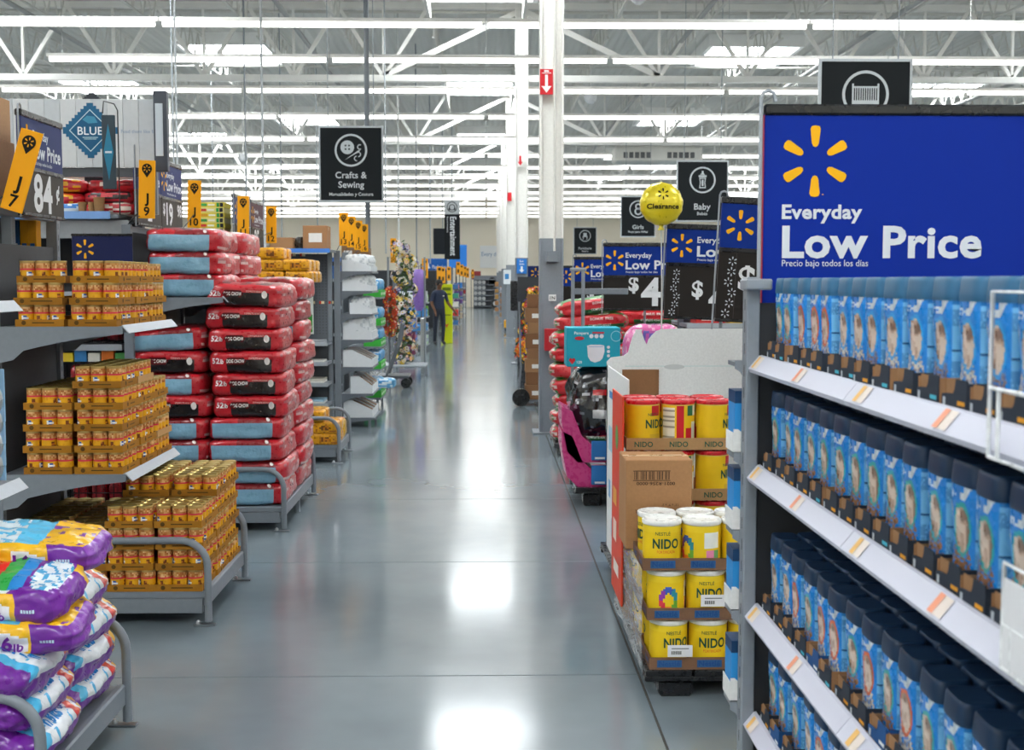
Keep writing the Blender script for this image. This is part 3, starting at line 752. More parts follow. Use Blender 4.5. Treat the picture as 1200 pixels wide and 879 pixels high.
# ---------------------------------------------------------------- dog food cans in trays
def can_col(seed):
    rr = random.Random(seed)
    def fn(u, z):
        v = z/0.098
        if v > 0.93 or v < 0.04: return '#a8894e'
        if 0.60 < v <= 0.66: return '#d8324a'
        # four motifs round the can
        for c, kind in ((.10, 'logo'), (.36, 'dog'), (.62, 'code'), (.86, 'dog')):
            du = (u-c); du -= round(du)
            if kind == 'logo' and (du/0.062)**2 + ((v-.36)/.165)**2 < 1:
                return '#f2f0ea' if (du/0.062)**2 + ((v-.36)/.165)**2 > .66 else ('#f0f0ee' if abs(v-.36) < .03 else '#1d4fa6')
            if kind == 'dog' and (du/0.055)**2 + ((v-.28)/.2)**2 < 1: return '#7a3d14' if rr.random() < .7 else '#c97a28'
            if kind == 'code' and abs(du) < .05 and .08 < v < .2: return '#f1efe8'
        if v > .66:
            return rr.choice(['#cf9a62', '#c4894a', '#dcae78', '#b9763a']) if rr.random() < .8 else '#a8602a'
        return '#e2a414' if rr.random() < .85 else '#d8950f'
    return fn
cr, ch = 0.0368, 0.098
can_meshes = []
for sd in range(4):
    f = MB(); prof = [(cr, 0.0)] + [(cr*0.985, ch*k/12) for k in range(1, 12)] + [(cr, ch)]
    f.lathe(prof, 28, '#e2a414', colfn=can_col(sd)); can_meshes.append(mesh_from(f, 'dog_food_can', 'satin'))
f = MB(); f.lathe([(cr*1.0, ch-.001), (cr*1.02, ch+.003), (cr*.94, ch+.004), (cr*.9, ch), (cr*.5, ch+.0005), (cr*.1, ch+.001)], 20, '#b79f5e'); lid_mesh = mesh_from(f, 'lid', 'metal')
TW, TD, TH = 0.232, 0.29, 0.034
tray_mesh = []
for sd, base in enumerate(('#a56f1c', '#98651a', '#bd9160')):
    f = MB(); w2, d2, q = TW/2, TD/2, .003
    inner = '#b08a55'
    f.box(-w2, -d2, 0, w2, d2, .003, base)
    for a in ((-w2, -d2, w2, -d2+q), (-w2, d2-q, w2, d2), (-w2, -d2+q, -w2+q, d2-q), (w2-q, -d2+q, w2, d2-q)):
        f.box(a[0], a[1], .003, a[2], a[3], TH, base)
    if sd < 2:
        pl = flat(-d2-.0006); disc(f, -.075, .018, .011, '#5a3f14', pl, 12); rect(f, -.035, .015, .07, .021, '#5a3f14', pl)
        px = lambda u, v: (w2+.0006, u, v); disc(f, -.06, .018, .011, '#5a3f14', px, 12); rect(f, -.02, .015, .06, .021, '#6b4b18', px)
    tray_mesh.append(mesh_from(f, 'can_tray', 'card'))
cans = []; traycount = 0
def can_block(shelf, z0, cols, rows, heights, face_rows):
    """cols: tray centre X list; rows: tray centre Y list; heights[ix][iy]"""
    global traycount
    rr = random.Random(hash(shelf) % 1000 if False else len(shelf))
    for ix, X in enumerate(cols):
        for iy, Yc in enumerate(rows):
            for k in range(heights[ix][iy]):
                jx, jy = rr.uniform(-.008, .008), rr.uniform(-.006, .006)
                z = z0 + .1045*k
                kind = 2 if rr.random() < .08 and iy else rr.choice((0, 1))
                o = obj_from(tray_mesh[kind], 'can_tray', None, (X+jx, Yc+jy, z+.0005), (0, 0, rr.uniform(-.008, .008)))
                tag(o, 'card can tray on the %s, %s layer up, %s from left, %s back' % (shelf, ORD[k], ORD[ix], ORD[iy]), 'tray', 'dog food can trays')
                top = k == heights[ix][iy]-1
                rightopen = ix == len(cols)-1 or heights[ix+1][iy] <= k
                frontopen = iy == 0 or heights[ix][iy-1] <= k
                for a in range(3):
                    for b in range(4):
                        if (b == 0 and frontopen) or (a == 2 and rightopen) or (top and face_rows):
                            cx, cy = X+jx+(a-1)*.0745, Yc+jy+(b-1.5)*.0705
                            cans.append((cy, (cx, cy, z+.0045), rr.uniform(0, 6.28), 'dog food can, %s, %s layer up, %s across, %s row back' % (shelf, ORD[k], ORD[ix*3+a], ORD[iy*4+b])))
RY = [6.125, 6.425, 6.725]
can_block('top can shelf', 1.46, [-2.14, -1.885], RY, [[3]*3, [3]*3], False)
can_block('middle can shelf', 0.745, [-2.12, -1.872], RY, [[4, 4, 4], [5, 5, 4]], True)
can_block('bottom can deck', 0.165, [-2.22, -1.98, -1.74, -1.5], RY, [[3, 3, 3], [3, 3, 3], [4, 5, 5], [4, 5, 5]], True)
cans.sort(key=lambda c: c[0])
rr = random.Random(5)
for i, (cy, loc, rot, lab) in enumerate(cans[:300]):
    o = obj_from(can_meshes[rr.randrange(4)], 'dog_food_can', None, loc, (0, 0, rot)); tag(o, lab, 'can', 'dog food cans')
    obj_from(lid_mesh, 'lid', o)
if len(cans) > 300:
    f = MB()
    for cy, loc, rot, lab in cans[300:]:
        cf = can_col(int(rot*100)); f.lathe([(cr, 0)] + [(cr*.985, ch*k/8) for k in range(1, 8)] + [(cr, ch), (cr*.3, ch)], 16, '#d9a030', loc, colfn=lambda u, z, cf=cf: cf(u, z) if z < ch*.99 else '#b79f5e')
    o = f.build('dog_food_cans', 'satin'); tag(o, 'remaining yellow dog food cans at the far side of the can rack', 'cans', kind='stuff')
# ================================================================ bags
def bag_def(L, W, T, seed, k=5.0, wr=0.008, pinch=0.25):
    off = Vector((seed*7.3, seed*3.1, seed*1.7))
    def D(a, b, c, up=0.0):
        m = (abs(a)**k + abs(b)**k + abs(c)**k)**(1/k)
        a, b, c = a/m, b/m, c/m
        th = (1 - pinch*abs(a)**5 - 0.10*abs(b)**4)
        p = Vector((a*L/2, b*W/2, c*T/2*th))
        w = noise.noise(Vector((a*2.2, b*2.2, c*1.2)) + off)*wr*1.2 + noise.noise(Vector((a*6, b*7, c*4)) + off)*wr*0.7
        nrm = Vector((a*abs(a)**3, b*abs(b)**3, c*abs(c)**1.5)).normalized()
        p += nrm*(w + up)
        if p.z < -T*0.43: p.z = -T*0.43 + (p.z + T*0.43)*0.2
        return Vector((p.x, p.y, p.z + T*0.45))
    return D
def bag_mesh(name, L, W, T, colfn, seed, n=(22, 14, 8), mat='film', **kw):
    D = bag_def(L, W, T, seed, **kw)
    f = MB(); idx = {}
    nx, ny, nz = n
    def V(i, j, k_):
        key = (i, j, k_)
        if key not in idx:
            idx[key] = len(f.v); f.v.append(tuple(D(2*i/nx-1, 2*j/ny-1, 2*k_/nz-1)))
        return idx[key]
    def face(q, col):
        f.f.append(tuple(q)); f.c.append(lin(col)); f.s.append(True)
    for i in range(nx):
        a = 2*(i+.5)/nx-1
        for j in range(ny):
            b = 2*(j+.5)/ny-1
            face((V(i, j, nz), V(i+1, j, nz), V(i+1, j+1, nz), V(i, j+1, nz)), colfn('+z', a, b, 1))
            face((V(i, j, 0), V(i, j+1, 0), V(i+1, j+1, 0), V(i+1, j, 0)), colfn('-z', a, b, -1))
        for k_ in range(nz):
            c = 2*(k_+.5)/nz-1
            face((V(i, 0, k_), V(i+1, 0, k_), V(i+1, 0, k_+1), V(i, 0, k_+1)), colfn('-y', a, -1, c))
            face((V(i, ny, k_), V(i, ny, k_+1), V(i+1, ny, k_+1), V(i+1, ny, k_)), colfn('+y', a, 1, c))
    for j in range(ny):
        b = 2*(j+.5)/ny-1
        for k_ in range(nz):
            c = 2*(k_+.5)/nz-1
            face((V(nx, j, k_), V(nx, j+1, k_), V(nx, j+1, k_+1), V(nx, j, k_+1)), colfn('+x', 1, b, c))
            face((V(0, j, k_), V(0, j, k_+1), V(0, j+1, k_+1), V(0, j+1, k_)), colfn('-x', -1, b, c))
    return mesh_from(f, name, mat), D

# --- red / pale blue dog food bags
BL, BW, BT = 0.51, 0.69, 0.172
def chow_col(kind, seed):
    rr = random.Random(seed)
    RED, BLK, BLU = '#c2202c', '#1d1a1c', '#86b3cc'
    def fn(s, a, b, c):
        if s == '-y':
            if kind == 'A':
                if c > .18 or a < -.42 or a > .74: return RED
                return BLK
            if a > .70: return RED
            if a < -.9 or c > .62: return '#8c1820' if a > -.2 else RED
            return BLU
        if s == '+x':
            e = noise.noise(Vector((b*3, c*2.5, seed)))
            if kind == 'A' and c < -.3: return '#b01c28'
            return '#d9b7b4' if e > .3 else ('#b0646a' if e > .16 else '#c4222e')
        if s == '+z':
            e = noise.noise(Vector((a*3, b*2, seed+5)))
            if kind == 'T':
                return '#d8cdc8' if e > .18 else ('#8a5a52' if e > 0 else '#c2303a')
            return '#5c1d20' if e > .02 and abs(a) < .7 else '#a91c27'
        if s == '-x': return '#6e1219'
        return '#7c1620'
    return fn
chow = {}
for kind in ('A', 'B', 'T'):
    for sd in range(3):
        me, D = bag_mesh('dog_food_bag', BL, BW, BT, chow_col('A' if kind == 'A' else 'B' if kind == 'B' else 'T', sd), sd + ord(kind), pinch=0.07, k=7.5, wr=.009)
        if kind == 'T': pass
        tm = None
        if kind == 'A':
            f = MB(); pl = lambda u, v, D=D: D(u, -1, v, .004)
            put_text(f, '52', -.86, -.1, .5, '#f2ecea', pl, 0.03, width=.22); put_text(f, 'lb', -.62, -.1, .4, '#f2ecea', pl, 0.02, width=.09)
            poly_on(f, [(-.5, .12), (-.42, -.18), (-.02, -.18), (.06, .12), (-.02, .42), (-.42, .42)], '#5b0f16', pl)
            put_text(f, 'DOG CHOW', -.22, -.02, .3, '#f4efe9', lambda u, v, D=D: D(u, -1, v, .006), 0.02, width=.46, align='C')
            put_text(f, 'COMPLETE ADULT', .12, .28, .14, '#f2e2da', pl, 0.0, width=.42)
            disc(f, .6, .1, .075, '#efe6e2', pl, 14, None, .33)
            tm = mesh_from(f, 'lettering', 'satin')
        elif kind == 'B':
            f = MB(); pl = lambda u, v, D=D: D(u, -1, v, .004)
            disc(f, .62, .78, .05, '#efe6e2', pl, 12, None, .15)
            tm = mesh_from(f, 'badge', 'satin')
        chow[(kind, sd)] = (me, tm)
def put_chow(kind, loc, label, rz=0.0, ry=0.0):
    me, tm = chow[(kind, R.randrange(3))]
    o = obj_from(me, 'dog_food_bag', None, loc, (0, ry, rz)); tag(o, label, 'bag', 'red dog food bags')
    if tm: obj_from(tm, tm.name.split('.')[0], o)
P = 0.149
desc = {'A': 'red and black dog food bag', 'B': 'pale blue sided dog food bag', 'T': 'red dog food bag'}
# near front column
seq = 'BBBBAAAAAA'
hB = [0.165 + P*k for k in range(len(seq))]
for k, c in enumerate(seq):
    put_chow(c, (-1.615 + R.uniform(-.02, .02), 8.62 + R.uniform(-.015, .015), hB[k]), '%s, %s from floor, front aisle column' % (desc[c], ORD[k]), R.uniform(-.05, .05), 0.03*(k == len(seq)-1))
seq = 'BABBABAB'
for k, c in enumerate(seq):
    put_chow(c, (-2.125 + R.uniform(-.02, .02), 8.62 + R.uniform(-.01, .01), hB[k]), '%s, %s from floor, inner column' % (desc[c], ORD[k]), R.uniform(-.04, .04), -.06 if k == 7 else 0)
seq = 'ATATATATAT'
for k, c in enumerate(seq):
    put_chow(c, (-1.60 + R.uniform(-.02, .02), 9.315 + R.uniform(-.015, .015), hB[k] + .004*k), '%s, %s from floor, rear aisle column' % (desc[c], ORD[k]), R.uniform(-.05, .05))
for k in range(3):
    put_chow('B', (-2.0 - .01*k, 8.62, 1.571 + P*k), 'pale blue sided dog food bag, %s up, front pile on the top shelf' % ORD[k], R.uniform(-.04, .04), .01)
    put_chow('T', (-1.99, 9.32, 1.571 + P*k), 'red dog food bag, %s up, rear pile on the top shelf' % ORD[k], R.uniform(-.04, .04))

# --- purple and yellow bags
def kib_col(seed):
    rr = random.Random(seed)
    PUR, YEL = '#6e1f96', '#f0b81c'
    def fn(s, a, b, c):
        e = noise.noise(Vector((a*7, b*6, seed+.3)))
        if s == '-y' and c > .45: s, b = '+z', -.8
        if s == '+z':
            if a > .70: return YEL if e < .3 else '#7a3a9a'
            if b > .88: return PUR
            if .44 < a <= .66:
                if b < -.25: return '#d8302c' if a < .55 else '#e2542c'
                if b < .2: return '#2ea04a'
                if b < .7: return '#1f78c8'
                return '#eef0f2'
            q = (a-.26)**2/.022 + (b+.35)**2/.12
            if q < 1: return '#2a5aa8' if q > .62 else ('#d8dcec' if q > .45 else '#7d3f9c')
            if a < -.62: return '#4ab8e4' if a > -.85 else PUR
            return '#3fb0e0' if e > .34 else '#eaeef1'
        if s == '-y': return PUR if a < .74 else YEL
        if s == '+y': return PUR if a < .75 else YEL
        if s == '+x': return YEL if e < .3 else '#7d2ba6'
        if s == '-z': return '#eef0f0' if e < 0 else ('#f0b81c' if a > 0 else '#36a8dc')
        return PUR
    return fn
def kib2_col(seed):      # lies with its back upwards: rainbow strip and yellow band
    def fn(s, a, b, c):
        PUR, YEL = '#6e1f96', '#f0b81c'
        if s == '+z':
            if b < -.75: return '#e9ecf0' if a < .3 else PUR
            if -.6 < a < .4 and b < .6:
                return ['#e0305c', '#ee7a2a', '#dc2a24', '#36a84c', '#2a86d0'][min(4, int((a+.6)/.2))]
            if a >= .4 and (a-.74)**2/.1 + (b-.0)**2/.62 < 1: return '#e6edf2' if noise.noise(Vector((a*9, b*9, seed))) < .1 else '#4aa4d4'
            if a < -.6: return '#e6eaf0'
            return PUR
        if s == '-y': return '#f4f0f4' if -.16 < a < .31 and -.62 < c < .62 - max(0, a)*1.2 else (YEL if a < .4 and a > -.75 else PUR)
        if s == '+x': return '#7a2aa0' if b < .5 else YEL
        return PUR
    return fn
def kib3_col(seed):      # back side: pale blue, then a yellow end panel
    def fn(s, a, b, c):
        PUR, YEL = '#6e1f96', '#f0b81c'
        e = noise.noise(Vector((a*6, b*5, seed)))
        if s == '+z':
            if a > .2: return YEL if e < .32 else '#7a3a9a'
            return '#58bde6' if a > -.15 or e > .15 else '#dfe8ee'
        if s == '-y': return '#f4f0f4' if -.16 < a < .31 and -.62 < c < .62 - max(0, a)*1.2 else (YEL if -.5 < a < .36 else PUR)
        if s == '+x': return '#8a3fb0' if b < .6 else YEL
        return PUR
    return fn
kib = {}
for nm, fn in (('K', kib_col), ('R', kib2_col), ('B', kib3_col)):
    for sd in range(2):
        me, D = bag_mesh('kibble_bag', .47, .30, .125, fn(sd+1), sd*5 + ord(nm), n=(56, 34, 14), wr=.011, k=4.8, pinch=.26)
        f = MB(); pz = lambda u, v, D=D: D(u, v, 1, .004); py = lambda u, v, D=D: D(u, -1, v, .004)
        nmx = 'lettering'
        if nm == 'K':
            put_text(f, 'Kibbles', -.14, -.3, .55, '#1a70bc', pz, .03, width=.74, align='C')
            put_text(f, "'n Bits", -.2, -.82, .42, '#1f86cc', pz, .03, width=.56, align='C')
            put_text(f, '16 lb', 0, 0, .16, '#6e1f96', lambda u, v, D=D: D(.88-v*.6, .1+u, 1, .004), .03, width=.8, align='C')
        else:
            put_text(f, '16', -.10, -.4, .85, '#6a1c8e', lambda u, v, D=D: D(u, -1, v, .011), .04, width=.23); put_text(f, 'lb', .15, -.4, .42, '#6a1c8e', lambda u, v, D=D: D(u, -1, v, .011), .03, width=.12)
            for q_ in range(5): rect(f, .48+.04*q_, .0, .51+.04*q_, .2, '#cfe2f2', py)
        kib[(nm, sd)] = (me, mesh_from(f, nmx, 'satin'))
def put_kib(kind, loc, label, rz=0., ry=0., rx=0.):
    me, tm = kib[(kind, R.randrange(2))]
    o = obj_from(me, 'kibble_bag', None, loc, (rx, ry, rz)); tag(o, label, 'bag', 'purple kibble bags'); obj_from(tm, 'lettering', o)
kd = {'K': 'white fronted kibble bag', 'R': 'rainbow striped kibble bag', 'B': 'purple and yellow kibble bag'}
z0 = 0.168; ph = .108
for col_, yc, n_ in (('near', 3.93, 3), ('far', 4.375, 4)):
    for k in range(n_):
        put_kib('K', (-1.535 - .012*k + R.uniform(-.015, .015), yc + R.uniform(-.02, .02), z0 + .045 + ph*k), '%s, %s from floor in the %s aisle pile' % (kd['K'], ORD[k], col_), PI/2 + R.uniform(-.1, .1), 0, .36 + R.uniform(-.06, .06))
        put_kib('R' if k % 2 else 'B', (-1.86 + R.uniform(-.01, .01), yc + R.uniform(-.015, .015), z0 + ph*k), '%s, %s from floor in the %s inner pile' % (kd['R' if k % 2 else 'B'], ORD[k], col_), PI/2 + R.uniform(-.05, .05), 0, .12)
for k, c in enumerate('BRB'):
    put_kib(c, (-1.56 + (.03, .0, .02)[k], (3.97, 4.0, 4.2)[k], z0 + .075 + ph*(2.6 + k) - (.0, .0, .02)[k]), '%s, %s of three lying crosswise' % (kd[c], ['lowest', 'middle', 'topmost'][k]), (.12, -.06, .05)[k], .05, (.16, .24, .10)[k])
    put_kib('B', (-1.90, 4.03, z0 + .02 + ph*(3 + k)), 'purple kibble bag hidden behind the three crosswise ones, %s up' % ORD[k], PI/2)
for k in range(2):
    put_kib('K', (-2.03, 4.42, 1.603 + ph*k), 'kibble bag end poking out above, %s on the upper near shelf' % ['lower one', 'upper one'][k], .05)
    put_kib('R', (-2.03, 4.42, .943 + ph*k), 'kibble bag end poking out, %s on the lower near shelf' % ['lower one', 'upper one'][k], .05)
# cartons above the near rack
def carton(name, label, x0, y0, z0, x1, y1, z1, c='#b98d63', group=None, tape=True, lab=None, rz=0):
    t = thing(name, label, 'carton', ((x0+x1)/2, (y0+y1)/2, z0), rz, group)
    f = MB(); f.cbox(x0, y0, z0, x1, y1, z1, .004, c); f.build('box', 'card', t)
    if tape:
        f = MB(); ym = (y0+y1)/2; f.box(x0-.0008, ym-.025, z1-.05, x1+.0008, ym+.025, z1+.0008, '#c7a57c'); f.build('tape', 'plastic', t)
    if lab:
        f = MB(); w = x1-x0; h = z1-z0; f.box(x0+w*lab[0], y0-.0015, z0+h*lab[1], x0+w*lab[2], y0-.0002, z0+h*lab[3], '#ece9e4'); f.build('paper_label', 'matte', t)
    return t
f = MB(); f.cbox(-3.2, 5.6, 2.03, -2.41, 6.9, 2.055, .003, GR); tag(f.build('overhead_board', 'steel'), 'grey top shelf board under the brown cartons at upper left', 'shelf')
carton('brown_carton', 'lower brown carton at the upper left corner', -3.0, 5.72, 2.056, -2.43, 6.5, 2.385, '#b98d68')
carton('brown_carton', 'upper brown carton at the upper left corner', -3.02, 5.68, 2.386, -2.44, 6.48, 2.60, '#c0966f')
for i, z in enumerate((2.0-.0,)):
    pass
# blister packs with steel bowls hanging on the far side of the near rack
t0 = thing('peg_bar', 'white wire grid holding blue bowl packs at the left edge', 'wire grid', (-1.9, 4.64, 1.0))
f = MB()
for k in range(7): f.tube([(-2.2+.05*k, 4.63, 1.0), (-2.2+.05*k, 4.63, 1.6)], .003, 5, '#d2d6da')
for k in range(10): f.tube([(-2.2, 4.634, 1.02+.062*k), (-1.88, 4.634, 1.02+.062*k)], .003, 5, '#d2d6da')
f.build('wires', 'metal', t0)
for k in range(4):
    x, y, z = -1.90 - .006*k, 4.67 + .0*k, 1.15 - .085*k
    t = thing('bowl_pack', 'blue card with round steel bowl, %s from the top at the left edge' % ORD[k], 'bowl pack', (x, y, z), 0, 'bowl packs')
    f = MB(); f.cbox(x-.09, y-.003+.012*k, z, x+.09, y+.003+.012*k, z+.2, .003, '#9fc9e8'); f.build('card', 'satin', t)
    f = MB(); f.tube([(x+.075*math.cos(a), y-.012+.012*k, z+.085+.075*math.sin(a)) for a in [2*PI*i/24 for i in range(25)]], .012, 6, '#cfd3d6'); f.build('bowl_rim', 'metal', t)
    f = MB(); f.tube([(x, y-.004+.012*k, z+.085), (x, y-.02+.012*k, z+.085)], .045, 16, '#b4babf'); f.build('bowl', 'metal', t)
    f = MB(); put_text(f, 'hopper', x, z+.17, .016, '#2b62a8', flat(y-.0045+.012*k), .01, align='C'); f.build('lettering', 'satin', t)

# ---------------------------------------------------------------- long gondolas behind the left endcaps
def gondola(label, X0, X1, Yc, depth, zs, top, near_only=True, group='left gondolas', bottom=True, panel=PANEL, lipc='#aab1b8'):
    t = thing('gondola', label, 'shelving', ((X0+X1)/2, Yc, 0), 0, group)
    f = MB(); f.box(X0, Yc-.015, .1, X1, Yc+.015, top, panel); f.build('spine_panel', 'matte', t)
    for x in (X0, X1-.05):
        f = MB(); f.cbox(x, Yc-.03, 0, x+.05, Yc+.03, top+.02, .003, GR); f.build('post', 'steel', t)
    for z in zs:
        for sg in ((-1,) if near_only else (-1, 1)):
            y0, y1 = sorted((Yc+sg*.02, Yc+sg*depth))
            f = MB(); f.box(X0+.01, y0, z-.03, X1-.01, y1, z, GR); s = f.build('shelf', 'steel', t)
            yy = Yc+sg*depth
            f = MB(); f.box(X0+.01, min(yy, yy+sg*.012), z-.035, X1-.01, max(yy, yy+sg*.012), z+.008, lipc); f.build('price_channel', 'steel', s)
    f = MB(); f.cbox(X0, Yc-depth, 0, X1, Yc+(0.02 if near_only else depth), .14, .005, GRD); f.build('base', 'steel', t)
    return t
gondola('gondola behind the can rack at the left edge', -5.0, -2.42, 6.42, .4, [.45, .85, 1.25, 1.65], 2.0, False)
gondola('gondola with blue lipped top shelf behind the bag rack', -5.0, -2.42, 8.85, .55, [.5, .9, 1.25, 1.6], 2.08, False)
gondola('gondola behind the yellow pack rack', -5.0, -2.42, 11.8, .4, [.5, 1.0, 1.5], 2.0, False)
f = MB(); f.box(-4.2, 8.24, 2.09, -2.42, 9.4, 2.115, GR); o = tag(f.build('top_shelf', 'steel'), 'top shelf of the pet food gondola with pale blue front strip', 'shelf')
f = MB(); f.box(-4.2, 8.225, 2.085, -2.47, 8.239, 2.135, '#7fa8e0'); f.build('blue_strip', 'satin', o)
f = MB(); f.box(-4.2, 8.27, 1.96, -2.36, 8.29, 2.08, '#9da2a7'); tag(f.build('shelf_fascia', 'steel'), 'grey fascia below the blue lipped shelf', 'fascia')
# red and yellow bags on that top shelf
small = {}
def pouch_col(c1, c2, c3, seed):
    def fn(s, a, b, c):
        e = noise.noise(Vector((a*3+seed, b*3, c*3)))
        if abs(a) > .82: return c1
        if s in ('-y', '+z') and e > .1: return c2
        if s == '-y' and -.4 < a < .2 and c > 0: return c3
        return c1
    return fn
def pouch(name, label, loc, L, W, T, cols, seed, rz=0, cat='bag', group=None):
    k = (name, L, W, T, cols, seed)
    if k not in small: small[k] = bag_mesh(name, L, W, T, pouch_col(*cols, seed), seed, n=(14, 8, 6), wr=.008)[0]
    return tag(obj_from(small[k], name, None, loc, (0, 0, rz)), label, cat, group)
YR = ('#c81e2a', '#e8a81c', '#2f6fd0'); RB = ('#b5182a', '#2a1418', '#c8303c'); RW = ('#c22230', '#e6d8d0', '#d8303a')
for k, (x, z, L, c, lab) in enumerate([(-2.86, 2.116, .42, ('#d9e6f0', '#3f86d8', '#e8b22a'), 'blue and white small bag at the bottom left of the blue lipped shelf'), (-2.88, 2.176, .42, YR, 'red and yellow bag in the middle left of the blue lipped shelf'), (-2.86, 2.264, .44, YR, 'red and gold bag on top of the left pile on the blue lipped shelf'), (-2.5, 2.116, .36, RW, 'red bag at the bottom right of the blue lipped shelf'), (-2.5, 2.19, .36, RB, 'dark red bag in the middle right of the blue lipped shelf'), (-2.48, 2.262, .36, ('#c81e2a', '#a01622', '#e8d0c8'), 'bright red bag on top of the right pile on the blue lipped shelf')]):
    pouch('small_bag', lab, (x, 8.48, z), L, .34, .095, c, k, cat='bag', group='bags on the blue lipped shelf')
for k, (x, r) in enumerate(((-2.66, .028), (-2.60, .024), (-2.55, .036))):
    f = MB(); f.lathe([(r*.8, 0), (r, .07+.03*(k == 2)), (r*1.08, .08+.03*(k == 2))], 14, '#9c7650', (x, 8.27, 2.116)); tag(f.build('paper_cup', 'card'), 'small brown paper cup, %s of three on the blue lipped shelf' % ['leftmost', 'middle', 'rightmost and tallest'][k], 'cup', 'paper cups')
# white header board with blue diamond logo
YB = 8.25
pa, pb, pt = at(33, 196, YB), at(182, 196, YB), at(100, 116, YB)
t = thing('header_board', 'white planked header board with blue diamond logo at upper left', 'sign', ((pa.x+pb.x)/2, YB, pa.z))
npl = 14
for k in range(npl):
    xa = -3.6 + (pb.x+3.6)*k/npl; xb2 = -3.6 + (pb.x+3.6)*(k+1)/npl
    f = MB(); f.cbox(xa+.001, YB, pa.z, xb2-.001, YB+.02, pt.z, .002, ['#c9cccf', '#c2c6ca', '#cfd1d3'][k % 3]); f.build('plank', 'matte', t)
f = MB(); f.box(-3.6, YB+.02, pa.z-.06, pb.x, YB+.05, pa.z, '#4a4f56'); f.build('bottom_rail', 'steel', t)
f = MB(); pl = flat(YB-.002); c = at(106, 153, YB); r = at(106, 121, YB).z - c.z
def diamond(f, cx, cz, r, pl_i, col):
    poly_on(f, [(cx-r, cz), (cx, cz-r), (cx+r, cz), (cx, cz+r)], col, pl_i)
n = 9
for k in range(n):        # stepped edge
    for sx in (-1, 1):
        for sz in (-1, 1):
            a = r*(k+.5)/n; b = r-a; s = r/n*.62
            rect(f, c.x+sx*a-s, c.z+sz*b-s, c.x+sx*a+s, c.z+sz*b+s, '#1b5f86', pl)
diamond(f, c.x, c.z, r, flat(YB-.003), '#1b5f86'); diamond(f, c.x, c.z, r*.78, flat(YB-.004), '#c9dbe2'); diamond(f, c.x, c.z, r*.74, flat(YB-.005), '#17597f')
poly_on(f, [(c.x-.05, c.z+.07), (c.x-.02, c.z+.095), (c.x+.03, c.z+.09), (c.x+.05, c.z+.05), (c.x-.01, c.z+.045)], '#3f8cae', flat(YB-.006))
f.build('diamond_logo', 'satin', t)
f = MB(); pl = flat(YB-.0075); put_text(f, 'BLUE', c.x, c.z-.028, .052, '#e3edf1', pl, .01, align='C'); rect(f, c.x-.05, c.z-.048, c.x+.05, c.z-.042, '#9fc4d4', pl); rect(f, c.x-.04, c.z-.058, c.x+.04, c.z-.053, '#9fc4d4', pl)
q = at(142, 156, YB); put_text(f, 'Feed them like family.', q.x, q.z, .022, '#7f97b4', flat(YB-.002), 0.0); f.build('lettering', 'satin', t)
e = at(190, 205, YB)
f = MB(); f.cbox(pb.x+.002, YB-.03, e.z+.02, e.x+.045, YB+.03, at(190, 107, YB).z, .005, '#39404c'); f.build('end_frame', 'steel', t)
f = MB(); f.box(pb.x+.015, YB-.036, e.z+.12, e.x+.02, YB-.031, at(190, 122, YB).z, '#c4ccd4'); f.build('end_picture', 'satin', t)
f = MB(); f.box(-3.55, YB+.03, 2.116, -3.5, YB+.07, pt.z, GRD); f.box(pb.x-.05, YB+.03, 2.116, pb.x, YB+.07, pt.z, GRD); f.build('support', 'steel', t)
f = MB(); f.box(-3.6, YB+.5, 2.116, -2.45, YB+.53, 2.45, '#d8cfbf'); tag(f.build('beige_panel', 'matte'), 'beige back panel behind the red bags below the header board', 'panel')
p = at(107, 115, YB+.3); f = MB()
for k in range(4): f.box(p.x-.06+.013*k, YB+.3, 2.3 if k == 0 else p.z+.012*(k-1), p.x+.06-.013*k, YB+.32, p.z+.012*k, '#2b3138')
tag(f.build('stepped_finial', 'satin'), 'dark stepped top of a sign peeking over the header board', 'sign')
# hanging diamond flag with hook
p = at(131, 222, 7.6); t = thing('hanging_flag', 'dark flag sign with small diamond hanging from a hook left of the J 9 flag', 'sign', (p.x, 7.6, 2.116))
zt = at(131, 135, 7.6).z
f = MB(); f.cbox(p.x-.05, 7.59, p.z, p.x+.03, 7.605, zt, .003, '#36454f'); f.build('panel', 'satin', t)
f = MB(); pl = flat(7.587); diamond_c = (p.z+zt)/2
poly_on(f, [(p.x-.04, diamond_c), (p.x-.01, diamond_c-.17), (p.x+.02, diamond_c), (p.x-.01, diamond_c+.17)], '#2b7c9c', pl); rect(f, p.x-.03, diamond_c-.006, p.x+.01, diamond_c+.006, '#cfe0e8', flat(7.585)); f.build('diamond_logo', 'satin', t)
f = MB(); f.tube([(p.x+.04, 8.235, 2.1), (p.x+.04, 7.62, 2.08), (p.x+.04, 7.62, zt+.03), (p.x+.02, 7.62, zt+.07), (p.x-.04, 7.61, zt+.085), (p.x-.045, 7.6, zt+.01)], .004, 6, '#26282b'); f.build('hook', 'steel', t)
